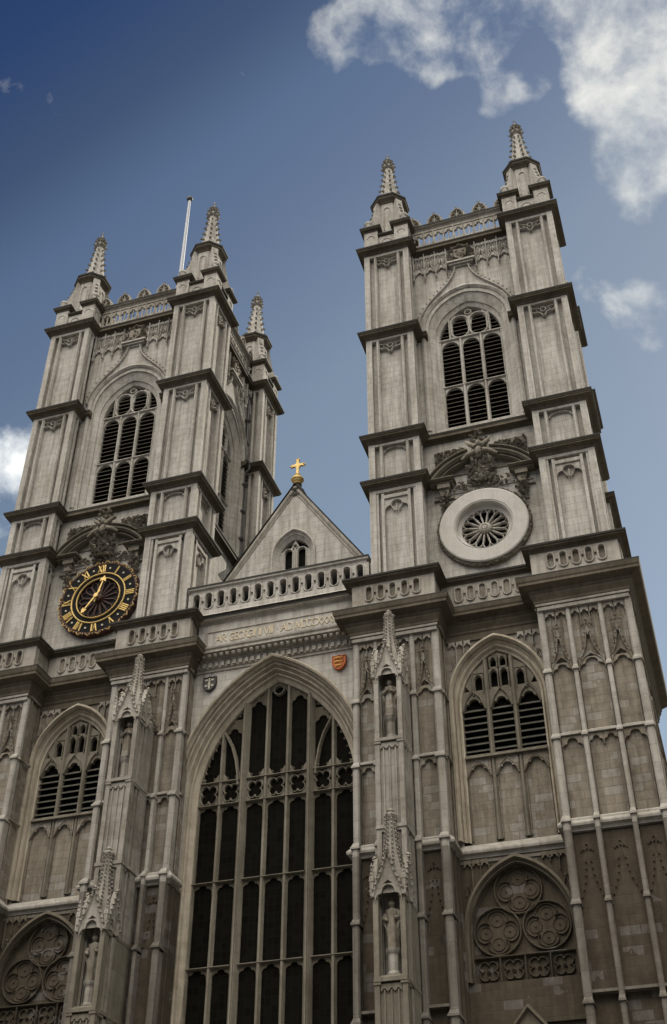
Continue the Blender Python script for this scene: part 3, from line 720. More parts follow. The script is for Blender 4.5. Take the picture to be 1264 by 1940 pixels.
def parapet_band(mb, x0, x1, z0, z1, y, n, pierced=False, slot=(.16, .42), dep=.13, zc=None):
    """plate of upright round-ended loops with raised rims and a small eye between each pair"""
    zc = (z0+z1)/2 if zc is None else zc; w_ = (x1-x0)/n; rx, hz = slot; e = w_*.36
    mb.box(x0-.001, x0+(w_-e)/2*0+.001, y, y+.002, z0, z0+.002)
    for i in range(n):
        c = x0+(i+.5)*w_
        hole_plate(mb, c-(w_-e)/2-.001, c+(w_-e)/2+.001, z0, z1, oval(c, zc, rx, hz), y, y+dep)
        mb.ribbon(oval(c, zc, rx+.045, hz+.045), .08, y-.07, y+.03, True)
        if i < n-1:
            d = c+w_/2; hole_plate(mb, d-e/2, d+e/2, z0, z1, [(d+.062*cos(a), zc+.062*sin(a)) for a in [2*pi*(j+.5)/10 for j in range(10)]], y+.001, y+dep)
            mb.ribbon([(d+.085*cos(a), zc+.085*sin(a)) for a in [2*pi*j/10 for j in range(10)]], .035, y-.02, y+.02, True)
    mb.box(x0-.02, x0+e/2+.002, y+.0005, y+dep, z0, z1); mb.box(x1-e/2-.002, x1+.02, y+.0005, y+dep, z0, z1)

BX0, BX1, CX0, CX1 = 3.95, 7.90, 12.28, 16.23      # inner and outer buttress
YB, YC, YW = -.36, .55, 1.0                          # buttress face, centre wall, aisle wall face

def buttress(parent, x0, x1, outer):
    """tall panelled buttress rising in weathered stages; the inner one carries a column of niches"""
    core = MB()
    core.box(x0+.05, x1-.05, YB+.30, 2.6, 0, 31.8); core.box(x0, x1, YB+.10, 2.4, 0, 20.3); core.box(x0+.02, x1-.02, YB-.02, 2.5, 30.42, 31.5)
    core.box(x0-.1, x1+.1, YB-.35, 2.4, 0, 10.2)
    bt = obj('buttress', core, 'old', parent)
    sh = MB()
    xs = ([12.42, 13.57, 14.93, 16.09] if outer else [4.13, 5.02, 6.68, 7.72])
    ws = ([.29, .19, .19, .30] if outer else [.28, .16, .22, .33])
    zs = [(0, 10.5, .52), (10.3, 14.05, .42), (13.9, 17.5 if outer else 17.65, .36), (17.4, 20.66, .30), (20.6, 24.22, .12), (24.2, 27.28, .02), (27.25, 30.5, -.10)]
    for z0, z1, dp in zs:
        for x, w_ in zip(xs, ws): shaft(sh, x, w_, YB-dp, YB+.34, z0, z1, z1 < 30)
    for z, dp in ((24.42, .05), (20.72, .22), (14.45, .35)):
        for a, b in zip(xs, xs[1:]): sh.box(a, b, YB-dp+.10, YB+.34, z-.16, z-.06); sh.add([(a, YB-dp+.10, z-.06), (b, YB-dp+.10, z-.06), (b, YB+.32, z+.10), (a, YB+.32, z+.10)], [(0, 1, 2, 3)])
    sh.box(x0+.03, x1-.03, YB+.0, YB+.34, 30.22, 30.5); sh.box(x0-.02, x1+.02, YB-.05, YB+.34, 30.42, 30.56)
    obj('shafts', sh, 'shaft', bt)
    pn = MB(); yp = YB+.30
    for a, b, wa, wb in zip(xs, xs[1:], ws, ws[1:]):
        u, v = a+wa/2, b-wb/2; c = (u+v)/2; hw = (v-u)/2
        # top stage: tiny lights over a crocketed ogee
        m = (2 if hw < .55 else 3)
        for q in range(m):
            p, r = u+(v-u)*q/m, u+(v-u)*(q+1)/m
            cusped(pn, p+.02, r-.02, 29.84, 30.2, yp-.16, yp+.03, cusp=.55); pn.ribbon([(r, 29.3), (r, 29.95)] if q < m-1 else [(r-.02, 29.7), (r-.02, 29.95)], .05, yp-.14, yp+.03)
        ogee_gable(pn, c, hw*.96, 27.1, 29.45, yp-.20, yp+.03, crock=.05, fin=.13)
        cusped(pn, u+.05, v-.05, 27.15, 27.6, yp-.13, yp+.03, k=1.0)
        for q in (c-hw*.5, c+hw*.5): pn.ribbon([(q, 28.2), (q, 29.85)], .035, yp-.08, yp+.03)
        # middle and lower heads under the ledges
        for zt in (24.22, 20.52, 14.2):
            m2 = 2 if hw > .55 else 1
            for q in range(m2):
                p, r = u+(v-u)*q/m2, u+(v-u)*(q+1)/m2
                cusped(pn, p+.01, r-.01, zt-.42*(r-p)/.9-.12, zt, yp-.15, yp+.03, cusp=.58)
            if m2 == 2: pn.ribbon([(c, zt-.5), (c, zt-.1)], .06, yp-.17, yp+.03)
        ogee_gable(pn, c, hw*.96, 17.1, 19.7, yp-.22, yp+.03, crock=.042, fin=.13)
        cusped(pn, u+.05, v-.05, 17.1, 17.6, yp-.13, yp+.03)
        for z0, z1 in ((20.8, 24.0), (24.5, 27.1), (14.5, 17.1), (17.7, 20.3)):
            for q in (u+.05, v-.05): pn.ribbon([(q, z0), (q, z1)], .05, yp-.07, yp+.03)
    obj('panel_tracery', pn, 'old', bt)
    # plain return faces with a pair of shafts each
    rt = MB()
    for xx, sg in ((x0, -1), (x1, 1)):
        if not outer and sg < 0: ys = (.05,)
        else: ys = (.10, .78) if not (outer and sg > 0) else (.1, 1.3, 2.3)
        for y in ys:
            for z0, z1, dp in zs: rt.box(min(xx-.02, xx+sg*(.03+dp*.12)), max(xx-.02, xx+sg*(.03+dp*.12)), y-.08, y+.08, z0, z1)
        for z in (30.5, 27.25, 24.3, 20.6): rt.box(min(xx-.02, xx+sg*.09), max(xx-.02, xx+sg*.09), YB+.2, ys[-1]+.1, z-.1, z)
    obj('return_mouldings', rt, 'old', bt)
    return bt

NX = 5.97
def niche(parent, zb, yf, tier):
    """canopied niche on the inner buttress: corner posts, pedestal, three-gabled canopy and crocketed spire"""
    zc = zb+2.85 if tier == 'upper' else zb+2.9
    ztip = 30.8 if tier == 'upper' else 21.2
    mb = MB(); top = zc
    yb = YB+.1
    bot = 0; hw = .49 if tier == 'upper' else .505
    # posts and back
    for q in (-1, 1):
        for yy, w_ in ((yf, .19), (yf+.34, .10), (yf+.62, .12)):
            mb.box(NX+q*hw-w_/2, NX+q*hw+w_/2, yy, yy+w_, bot, top)
        mb.box(NX+q*(hw+.04)-.03, NX+q*(hw+.04)+.03, yf+.9, yb, bot, top)
        mb.box(NX+q*(hw-.02)-.13, NX+q*(hw-.02)+.13, yf-.04, yf+.22, zb-.24, zb-.12); mb.box(NX+q*hw-.12, NX+q*hw+.12, yf-.03, yf+.2, top-.08, top+.04)
        for i in range(3): mb.box(NX+q*(hw-.02)-.05, NX+q*(hw-.02)+.05, yf+.92+i*.24, yf+1.0+i*.24, bot, top)
        mb.box(NX+q*(hw+.0)-.08, NX+q*(hw+.0)+.08, yf+.3, yb, top-.1, top+.03); mb.box(NX+q*(hw+.0)-.08, NX+q*(hw+.0)+.08, yf+.3, yb, zb-.25, zb-.12)
    mb.box(NX-hw+.05, NX+hw-.05, yf+.95, yb+.2, bot, top+.6)
    mb.box(NX-hw+.10, NX+hw-.10, yf+.1, yb, bot, zb-.45)
    if tier == 'upper': mb.box(NX-hw-.12, NX+hw+.12, yf-.05, yb, 20.62, 20.76); mb.box(NX-hw-.06, NX+hw+.06, yf, yb, 20.5, 20.63)
    for q in (-.25, 0, .25): mb.box(NX+q-.03, NX+q+.03, yf+.05, yf+.12, bot, zb-.4)
    # ledge with cresting under it
    mb.box(NX-hw-.1, NX+hw+.1, yf-.06, yb, zb-.14, zb); mb.add([(NX-hw, yf-.05, zb), (NX+hw, yf-.05, zb), (NX+hw, yf+.25, zb+.16), (NX-hw, yf+.25, zb+.16)], [(0, 1, 2, 3)])
    for q in (-.25, 0, .25): cusped(mb, NX+q-.13, NX+q+.13, zb-.5, zb-.2, yf+.03, yf+.12)
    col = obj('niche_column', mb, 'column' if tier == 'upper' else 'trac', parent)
    cn = MB(); cy = yf+.52
    S = hw+.10
    for f in (0, 1, 3):
        c, s = [(1, 0), (0, 1), (-1, 0), (0, -1)][f]
        with frame(lambda u, d, zz: (NX+u*c-(-S+d)*s, cy+u*s+(-S+d)*c, zz)):
            cusped(cn, -S+.1, S-.1, top-.25, top+.35, .02, .12, k=1.25)
            for q in (-1, 1):
                cn.ribbon([(q*(S-.04), top-.05), (q*S*.72, top+.45), (q*S*.42, top+.8), (q*.10, top+1.35), (0, top+1.6)], .10, -.06, .10)
                for i in range(7):
                    w_ = i/6; cn.knob(q*(S*.9-(S*.85)*w_), -.06, top+.2+1.35*w_**1.1, .075)
            cn.prism([(-S+.05, top+.15), (-S*.45, top+.8), (0, top+1.5), (S*.45, top+.8), (S-.05, top+.15), (0, top+.55)], .03, .12)
            cn.knob(0, -.05, top+1.65, .10)
    for q in (-1, 1):       # little corner pinnacles
        cn.lathe(NX+q*S, cy-S+.05, [(.09, top), (.10, top+.5), (.13, top+.55), (.02, top+1.25)], 4, pi/4)
        for i in range(4): cn.knob(NX+q*(S+.02), cy-S+.0, top+.62+i*.16, .06)
        cn.lathe(NX+q*S, cy+.45, [(.09, top), (.10, top+.5), (.13, top+.55), (.02, top+1.25)], 4, pi/4)
    prof = [(.62, top+.1), (.55, top+.7), (.40, top+1.25), (.27, top+1.8), (.20, top+2.3), (.15, ztip-.25)]
    cn.lathe(NX, cy+.1, prof, 8, pi/8)
    def rad(zz):
        for (ra, za), (rb, zb_) in zip(prof, prof[1:]):
            if za <= zz <= zb_: return ra+(rb-ra)*(zz-za)/(zb_-za)
        return .15
    zz = top+.75
    while zz < ztip-.3:
        for f in range(8):
            a = pi/8+2*pi*f/8; rr = rad(zz)+.04; cn.knob(NX+rr*cos(a), cy+.1+rr*sin(a), zz, .06, 1.2)
        zz += .17
    cn.lathe(NX, cy+.1, [(.10, ztip-.35), (.22, ztip-.22), (.25, ztip-.12), (.12, ztip-.02), (.16, ztip+.05), (.03, ztip+.18)], 6)
    for f in range(6): cn.knob(NX+.2*cos(f*1.047), cy+.1+.2*sin(f*1.047), ztip-.14, .08)
    obj('canopy', cn, 'column' if tier == 'lower' else 'mould', col)
    pd = MB(); pz = zb+.1
    pd.lathe(NX, yf+.45, [(.24, pz), (.24, pz+.12), (.19, pz+.2), (.19, pz+.75), (.26, pz+.88), (.29, pz+.98), (.02, pz+1.0)], 8, pi/8)
    obj('pedestal', pd, 'column', col)
    return (NX, yf+.45, pz+1.0)

def aisle_window(parent):
    cx = 10.15
    fr = MB()
    arch_loft(fr, [(2.18, 27.3, 30.22, YW+.02), (2.18, 27.3, 30.22, YW-.26), (2.08, 27.3, 30.1, YW-.30), (2.02, 27.3, 30.02, YW-.16), (2.0, 27.3, 30.0, YW-.02), (1.96, 27.3, 29.93, YW-.08), (1.90, 27.3, 29.86, YW+.04),
                   (1.86, 27.2, 29.8, YW+.06), (1.82, 27.2, 29.74, YW-.02), (1.78, 27.1, 29.66, YW+.12), (1.72, 27.05, 29.58, YW+.16), (1.70, 27.0, 29.52, YW+.5)], cx, 20.9, 16)
    win = obj('aisle_window', fr, 'midmould', parent)
    tr = MB(); y0, y1 = YW+.12, YW+.40
    for q in (-.575, .575): tr.bar(cx+q, 20.95, arch_z(cx, 1.7, 27.0, 29.52, cx+q)+.05, .21, y0, y1)
    for a, b in ((-1.70, -.68), (-.47, .47), (.68, 1.70)):
        cusped(tr, cx+a, cx+b, 26.75, 27.75, y0+.09, y1, lobes=5, k=1.25, cusp=.72)
        tr.ribbon([(cx+a, 26.8), (cx+a*.8+b*.2, 27.35), (cx+(a+b)/2, 27.72), (cx+a*.2+b*.8, 27.35), (cx+b, 26.8)], .10, y0, y1)
    def paned(a, b, z0, z1):
        """arched little light cut in stone"""
        h = (b-a)/2; c = (a+b)/2; top = arch(c, h-.06, z1-.35, z1-.08, z0+.06, 5)
        hole_plate(tr, a, b, z0, z1, top, y0+.09, y1)
        tr.ribbon(arch(c, h-.02, z1-.35, z1-.03, z0, 5), .05, y0+.03, y1)
    for a in (-.44, .02): paned(cx+a, cx+a+.42, 27.75, 28.72)
    for a in (-.40, .02): paned(cx+a, cx+a+.38, 28.74, 29.32)
    for a in (-1.14, .70): paned(cx+a, cx+a+.44, 27.6, 28.55)
    tr.prism([(cx-.40, 29.3), (cx, 29.5), (cx+.40, 29.3)], y0+.1, y1)
    for q in (-1, 1):
        tr.prism([(cx+q*1.14, 27.5), (cx+q*1.14, 28.6), (cx+q*.68, 28.6), (cx+q*.68, 29.06), (cx+q*1.15, 28.70), (cx+q*1.5, 28.05), (cx+q*1.3, 27.7)], y0+.1, y1)
        tr.ribbon([(cx+q*1.16, 27.5), (cx+q*1.16, 28.7)], .08, y0, y1); tr.ribbon([(cx+q*1.16, 27.9), (cx+q*1.45, 27.5)], .06, y0+.03, y1)
    tr.box(cx-1.72, cx+1.72, y0-.05, y1+.15, 24.5, 24.66)
    tr.add([(cx-1.72, y0-.14, 24.56), (cx+1.72, y0-.14, 24.56), (cx+1.72, y1, 24.86), (cx-1.72, y1, 24.86), (cx-1.72, y0-.14, 24.50), (cx+1.72, y0-.14, 24.50)], [(0, 1, 2, 3), (4, 5, 1, 0)])
    obj('tracery', tr, 'trac', win)
    lv = MB(); louvres(lv, cx-1.7, cx+1.7, 24.85, 27.0, YW+.24, step=.315, d=.26, th=.03)
    lv.m = 1
    for i in range(7): lv.box(cx-1.7, cx+1.7, YW+.228, YW+.25, 24.85+.189+i*.315-.152, 24.85+.189+i*.315-.124)  # lit edges of the slats painted as paler strips
    obj('louvres', lv, ['slat', 'trac'], win)
    gl = MB(); gl.prism(arch(cx, 1.75, 27.0, 29.55, 24.6), YW+.46, YW+.50); obj('pane', gl, 'glass', win)
    # blind lower half
    bl = MB(); bl.box(cx-1.75, cx+1.75, YW+.30, YW+.5, 20.6, 24.7)
    for a, b in ((-1.70, -.68), (-.47, .47), (.68, 1.70)):
        cusped(bl, cx+a, cx+b, 23.72, 24.5, YW+.14, YW+.32, lobes=5, k=1.1, cusp=.70)
        bl.ribbon([(cx+a, 23.7), (cx+a*.8+b*.2, 24.15), (cx+(a+b)/2, 24.42), (cx+a*.2+b*.8, 24.15), (cx+b, 23.7)], .07, YW+.1, YW+.32)
        for q in (a+.03, b-.03): bl.ribbon([(cx+q, 21.0), (cx+q, 23.7)], .05, YW+.2, YW+.32)
    obj('blind_panels', bl, 'old', win)
    return win

def blind_window(parent):
    cx = 10.12; y = YW
    fr = MB()
    arch_loft(fr, [(2.16, 17.3, 20.16, y+.02), (2.16, 17.3, 20.16, y-.22), (2.06, 17.3, 20.02, y-.26), (1.99, 17.3, 19.93, y-.08), (1.93, 17.3, 19.86, y-.14), (1.90, 17.3, 19.8, y+.1), (1.88, 17.3, 19.76, y+.3)], cx, 15.45, 16)
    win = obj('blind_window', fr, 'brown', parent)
    tr = MB(); tr.box(cx-2.0, cx+2.0, y+.26, y+.5, 15.3, 20.1)
    for a, b, r in ((-.04, 18.84, .92), (-.96, 17.33, .90), (.93, 17.40, .90)):
        tr.ribbon([(cx+a+r*cos(q), b+r*sin(q)) for q in [2*pi*i/28 for i in range(28)]], .09, y+.10, y+.28, True)
        fo = foil(cx+a, b, r*.9, 4, .60, 48, pi/2); tr.ribbon(fo, .05, y+.17, y+.28, True)
        for k in range(4):
            q = k*pi/2; ct = (cx+a+r*.5*cos(q), b+r*.5*sin(q))
            tr.ribbon([(ct[0]+r*.27*cos(p), ct[1]+r*.27*sin(p)) for p in [2*pi*i/12 for i in range(12)]], .035, y+.225, y+.28, True)
            tr.knob(ct[0], y+.25, ct[1], .05); q += pi/4; tr.knob(cx+a+r*.52*cos(q), y+.17, b+r*.52*sin(q), .06)
    tr.rail(cx-1.9, cx+1.9, 16.38, .09, y+.05, y+.28)
    for i in range(4):
        a = cx-1.88+i*.94; tr.ribbon(foil(a+.47, 15.9, .40, 4, .55, 32, pi/4), .06, y+.14, y+.28, True); tr.knob(a+.47, y+.2, 15.9, .10)
        if i: tr.bar(a, 15.4, 16.38, .07, y+.06, y+.28)
    tr.box(cx-2.0, cx+2.0, y-.05, y+.28, 15.28, 15.42)
    obj('tracery', tr, 'old', win)
    return win

def spandrel_panels(parent):
    """small blind lights either side of the aisle arches"""
    for cx, w_, sp, ap, zt, n in ((10.15, 2.2, 27.3, 30.25, 30.18, 12), (10.12, 2.2, 17.3, 20.2, 20.12, 12)):
        st = 4.1/n
        for half in (0, 1):
            mb = MB()
            for i in range(half*n//2, (half+1)*n//2):
                a = 8.06+i*st; b = a+st; c = (a+b)/2
                za = arch_z(cx, w_, sp, ap, c) if abs(c-cx) < w_ else sp
                if zt-za > .45:
                    cusped(mb, a+.03, b-.03, zt-.30, zt, YW-.10, YW+.02, cusp=.55); mb.ribbon([(b, za+.15), (b, zt-.2)], .045, YW-.12, YW+.02)
                    if zt-za > 1.3: mb.knob(c, YW-.05, zt-1.0, .09); mb.ribbon([(a+.05, zt-1.4), (c, zt-1.0), (b-.05, zt-1.4)], .05, YW-.09, YW+.02)
            obj('spandrel_panel', mb, 'mould' if sp > 20 else 'brown', parent)

def bell_tower(sg, name, label):
    T = thing(name, label, 'tower', (sg*TC, TY, 0), 'twin west towers of the church')
    with frame(lambda x, y, z: (sg*x, y, z), sg < 0):
        # walls above the main cornice, pierced for the belfry windows on the three sides that can be seen
        for k in range(4):
            with face_frame(k):
                D = B-R; wb = MB()
                wb.box(-I-.1, I+.1, D, D+.9, Z2-1.9, Z4+.3) if not (k == 0 and sg > 0) else None
                if k == 0 and sg > 0:
                    hole_plate(wb, -I-.1, I+.1, Z2-1.9, Z4+.3, [(-.15+1.25*cos(2*pi*(i+.5)/40), 36.55+1.25*sin(2*pi*(i+.5)/40)) for i in range(40)], D, D+.3)
                    wb.box(-I-.1, I+.1, D+.4, D+.9, Z2-1.9, Z4+.3)
                if k == 2: wb.box(-I-.1, I+.1, D, D+.9, Z4+.2, Z6)
                else: wall_arch(wb, -I-.1, I+.1, Z4+.3, Z6+.1, D, D+.9, 0, 2.2, 50.9, 53.4)
                # slim jamb pilasters beside the window opening
                if k != 2:
                    for q in (-1, 1):
                        a, b = sorted((q*2.42, q*2.62)); wb.box(a, b, D-.07, D+.02, Z4+.3, Z5-.5)
                obj('wall', wb, 'pale', T)
        for k in range(4): corner_pilaster(T, k)
        for k in (0, 1, 3): belfry_window(T, k); blind_arcade(T, k)
        for k in range(4): top_parapet(T, k)
        for z, kind in ((Z6, 'ring'), (Z5, 'stub'), (Z4, 'ring'), (Z3, 'corner')):
            cb = MB(); pr = moulding(z, .39, .46)
            if kind == 'ring': cb.cornice(ring(), pr, True, LIP, 1)
            if kind == 'ring': cb.m = 0; cb.box(TC-4.9, TC+4.9, TY-4.9, TY+4.9, z-.3, z+.05)
            for k in range(4):
                if kind != 'ring': cb = MB(); cb.cornice(corner_path(k, .62 if kind == 'stub' else 0), pr, False, LIP, 1)
                cb.m = 1; sx, sy = [(1, -1), (1, 1), (-1, 1), (-1, -1)][k]
                x0, x1 = sorted((TC+sx*(I+.05), TC+sx*(B-.05))); y0, y1 = sorted((TY+sy*(I+.05), TY+sy*(B-.05))); cb.box(x0, x1, y0, y1, z-.1, z+.085)
                if kind != 'ring' or k == 3: obj('cornice', cb, ['soot_shade', 'lead'], T)
        for a in (-1, 1):
            for b in (-1, 1): pinnacle(T, TC+a*4.19, TY+b*4.15)
        clock_stage(T, sg)
        # shaft of the tower below the main cornice
        lw = MB()
        wall_arch(lw, BX1-.1, CX0+.1, 20.5, 33.2, YW, YW+.6, 10.15, 2.0, 27.3, 30.02)
        wall_arch(lw, BX1-.1, CX0+.1, 15.35, 20.5, YW+.003, YW+.6, 10.12, 1.9, 17.3, 19.8)
        lw.box(BX1-.1, CX0+.1, YW-.05, YW+.6, 13.9, 15.35); lw.box(BX1-.1, CX0+.1, YW+.1, YW+.6, 0, 13.9)
        lw.box(4.6, 15.9, 1.8, 11.4, 0, 33.4)
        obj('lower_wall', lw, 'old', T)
        dg = MB(); dg.ribbon([(9.0, 13.2), (10.08, 14.45), (11.15, 13.2)], .16, YW-.3, YW+.1)
        dg.prism([(9.0, 12.9), (10.08, 14.4), (11.15, 12.9), (10.08, 12.9)], YW-.12, YW+.1); obj('door_gable', dg, 'brown', T)
        for args in ((BX0, BX1, False), (CX0, CX1, True)):
            bt = buttress(T, *args)
            if not args[2]: pedestals = [niche(bt, 24.46, -1.92, 'upper'), niche(bt, 14.85, -2.62, 'lower')]
        aisle_window(T); blind_window(T); spandrel_panels(T)
        # main cornice, pierced-looking parapet band, thin cornice over it, and the ledge under the aisle window
        mp = [(BX0, YC), (BX0, YB), (BX1, YB), (BX1, YW), (CX0, YW), (CX0, YB), (CX1, YB), (CX1, 11.6)]
        mc = MB(); mc.cornice(mp, [(-.05, 30.36), (.03, 30.40), (.03, 30.50), (.08, 30.56), (.08, 30.66), (.20, 30.86), (.20, 30.94), (.26, 31.0), (.26, 31.10), (.60, 31.22), (.60, 31.34), (.64, 31.40), (.68, 31.58), (.68, 31.66), (-.05, 31.80)], False, 12, 1)
        mc.m = 0; mc.box(BX1, CX0, YW-.08, YW+.3, 30.15, 30.4)
        obj('main_cornice', mc, ['soot_shade', 'lead'], T)
        wb = MB(); wb.m = 1; wb.box(BX0+.12, BX1-.04, YB+.12, 3, 31.7, 33.3); wb.box(CX0+.04, CX1-.12, YB+.12, 3, 31.7, 33.3); wb.box(BX1-.2, CX0+.2, YW+.10, 3, 31.7, 33.3)
        wb.box(CX1-.3, CX1-.001, YB+.14, 11.5, 31.7, 33.3)
        wb.m = 0
        for a, b, y, n in ((4.55, 7.35, YB-.01, 5), (12.88, 15.68, YB-.01, 5), (8.42, 11.78, YW-.03, 6)):
            parapet_band(wb, a, b, 31.9, 33.25, y, n, zc=32.68, slot=(.13, .36))
        for a, b, y in ((BX0+.07, 4.56, YB), (7.34, BX1, YB), (CX0, 12.89, YB), (15.67, CX1-.07, YB), (BX1+.01, 8.43, YW-.02), (11.77, CX0-.01, YW-.02)): wb.box(a, b, y-.01, y+.3, 31.7, 33.25)
        obj('parapet_band', wb, ['mould', 'old'], T)
        uc = MB(); uc.cornice([(a+(.02 if i in (6, 7) else 0), b) for i, (a, b) in enumerate(mp)], moulding(Z2, .33, .34), False, LIP, 1)
        for z, x0, x1 in ((Z2+.07, BX0, BX1), (Z2+.07, CX0, CX1)): uc.m = 0; uc.box(x0+.05, x1-.05, YB+.05, 3.2, z-.2, z)
        uc.box(BX1-.1, CX0+.1, YW+.02, 2.4, Z2-.1, Z2+.09); uc.box(CX1-1.2, CX1-.04, 3, 11.5, Z2-.1, Z2+.07)
        uc.add([(BX1-.1, YW-.28, Z2+.03), (CX0+.1, YW-.28, Z2+.03), (CX0+.1, YW+.42, Z2+.45), (BX1-.1, YW+.42, Z2+.45)], [(0, 1, 2, 3)])
        obj('upper_cornice', uc, ['soot_shade', 'lead'], T)
        ld = MB(); ld.cornice([(BX0, YC), (BX0, YB-.0), (BX1, YB-.0), (BX1, YW), (CX0, YW), (CX0, YB), (CX1, YB), (CX1, 11)], [(-.05, 20.16), (.03, 20.2), (.06, 20.3), (.20, 20.36), (.22, 20.44), (.20, 20.50), (-.05, 20.78)])
        ld.cornice([(BX1, YW), (CX0, YW)], [(-.05, 19.98), (.05, 20.0), (.05, 20.1), (-.05, 20.17)])
        obj('ledge', ld, 'shaft', T)
        # outer flank below the cornice
        fl = MB()
        for y in (3.2, 5.4, 7.6, 9.8):
            for z0, z1 in ((0, 14), (14, 20.5), (20.7, 27.2), (27.2, 30.4)): fl.box(15.8, 16.05+(.12 if z1 < 21 else 0), y-.15, y+.15, z0, z1)
        for z in (27.2, 20.6, 24.3): fl.box(15.8, 16.3, 3, 11, z-.15, z)
        obj('flank', fl, 'old', T)
    return T, pedestals
TR, ped = bell_tower(1, 'bell_tower', 'right-hand pale stone tower with a blind rose in a broad plain ring and no clock')
TL, _ = bell_tower(-1, 'bell_tower', 'left-hand pale stone tower with the black and gold clock on its front')

# ------------------------------------------------------------------ statues in the niches
def statue(loc, h, style, label):
    """carved standing figure, one continuous mesh: robe with folds, arms, hands, neck and head"""
    T = thing('statue', label, 'statue', loc, 'statues in the niches of the buttresses')
    mb = MB(); n = 28; rows = []; x, y, z = loc
    if style == 'robe':
        prof = [(.00, .150, .135), (.02, .155, .14), (.25, .140, .120), (.45, .125, .105), (.56, .120, .098), (.66, .135, .10), (.76, .145, .10), (.815, .150, .09), (.845, .10, .07), (.862, .045, .045), (.875, .042, .045),
                (.89, .055, .062), (.925, .064, .074), (.96, .060, .070), (.985, .04, .045), (1.0, .004, .004)]
    else:
        prof = [(.00, .130, .12), (.03, .135, .12), (.20, .120, .100), (.40, .145, .115), (.52, .120, .10), (.60, .105, .088), (.70, .135, .10), (.79, .150, .095), (.82, .145, .085), (.845, .08, .06), (.862, .045, .045), (.875, .042, .045),
                (.89, .055, .062), (.925, .064, .074), (.955, .080, .088), (.98, .06, .065), (1.0, .03, .03)]
    for q, rx, ry in prof:
        r = []
        for i in range(n):
            a = 2*pi*i/n; fold = (1+.17*cos(a*6+q*3)+.09*cos(a*11+1+q*5)) if q < .6 else (1+.08*cos(a*7+q*20)) if q < .82 else 1
            face = (-.012*h if (abs(a-1.5*pi) < .25 and .90 < q < .93) else 0)      # nose
            r.append((x+rx*h*fold*cos(a), y+ry*h*fold*sin(a)+face-(.02*h if q > .88 else 0), z+q*h))
        rows.append(r)
    mb.sm = True; mb.loft(rows, True); mb.add(rows[-1], [tuple(range(n))])
    for s in (-1, 1):
        if style == 'robe': hand = (x+s*.018*h, y-.150*h, z+.70*h)          # hands joined in prayer
        else: hand = (x+s*.07*h, y-.15*h, z+(.62 if s > 0 else .56)*h)
        el = (x+s*.165*h, y-.055*h, z+.62*h)
        mb.tube([(x+s*.125*h, y, z+.79*h), (x+s*.155*h, y-.02*h, z+.72*h), el, ((el[0]+hand[0])/2, (el[1]+hand[1])/2-.01*h, (el[2]+hand[2])/2), hand], [.05*h, .058*h, .06*h, .046*h, .024*h], 8)
        mb.tube([(el[0], el[1]+.02*h, el[2]+.02*h), (el[0]-s*.02*h, el[1]-.01*h, el[2]-.14*h), (el[0]-s*.04*h, el[1], el[2]-.24*h)], [.045*h, .03*h, .008*h], 6)   # hanging sleeve
        for k in range(4):      # fingers
            o = (k-1.5)*.008*h
            mb.tube([(hand[0], hand[1], hand[2]+o*.5), (hand[0]-s*.004*h, hand[1]-.018*h+abs(o)*.3, hand[2]+.03*h+o), (hand[0]-s*.008*h, hand[1]-.022*h, hand[2]+(.056-.004*abs(k-1.5))*h+o)], [.007*h, .006*h, .004*h], 5)
        mb.tube([(hand[0], hand[1]+.005*h, hand[2]), (hand[0]-s*.006*h, hand[1]+.012*h, hand[2]+.03*h)], [.007*h, .004*h], 5)
        mb.ball(x+s*.024*h, y-.082*h, z+.935*h, .008*h, 6)
    mb.sm = False
    obj('figure', mb, 'old' if style == 'robe' else 'carve', T)
    hd = MB(); hd.sm = True
    if style == 'robe': hd.lathe(x, y-.015*h, [(.072*h, z+.90*h), (.078*h, z+.94*h), (.07*h, z+.985*h), (.03*h, z+1.01*h), (.003*h, z+1.015*h)], 12)
    else: hd.lathe(x, y-.02*h, [(.07*h, z+.955*h), (.076*h, z+.97*h), (.082*h, z+1.02*h), (.06*h, z+1.0*h), (.003*h, z+1.0*h)], 10)
    obj('veil' if style == 'robe' else 'crown', hd, 'old', T)
for sg, side in ((1, 'right'), (-1, 'left')):
    (x, y, z), (x2, y2, z2) = ped
    statue((sg*x, y, z), 1.72, 'robe', 'robed statue with joined hands, upper niche just %s of the great window' % side)
    statue((sg*x2, y2, z2), 1.70, 'king', 'crowned dark statue, lower niche just %s of the great window' % side)

# ------------------------------------------------------------------ clock on the left tower
CKX, CKZ, CKY = -10.10, 36.55, TY-R-.32
ck = thing('tower_clock', 'round black clock with gilt Roman numerals and hands, on the left tower', 'clock', (CKX, CKY, CKZ))
def cring(r, y, n=72): return [(CKX+r*cos(2*pi*i/n), y, CKZ+r*sin(2*pi*i/n)) for i in range(n)]
mb = MB(); mb.loft([cring(2.10, CKY+.33), cring(2.10, CKY), cring(1.52, CKY), cring(1.52, CKY+.02), cring(1.20, CKY+.02), cring(1.18, CKY+.14), cring(.01, CKY+.15)], True); obj('dial', mb, 'dialblack', ck)
mb = MB(); mb.loft([cring(2.28, CKY+.33), cring(2.27, CKY+.10), cring(2.19, CKY+.0), cring(2.12, CKY-.03), cring(2.09, CKY-.01)], True)
for i in range(44):
    a = 2*pi*i/44; mb.knob(CKX+2.22*cos(a), CKY+.03, CKZ+2.22*sin(a), .07)
rim = obj('rim', mb, 'dialred', ck)
mb = MB()
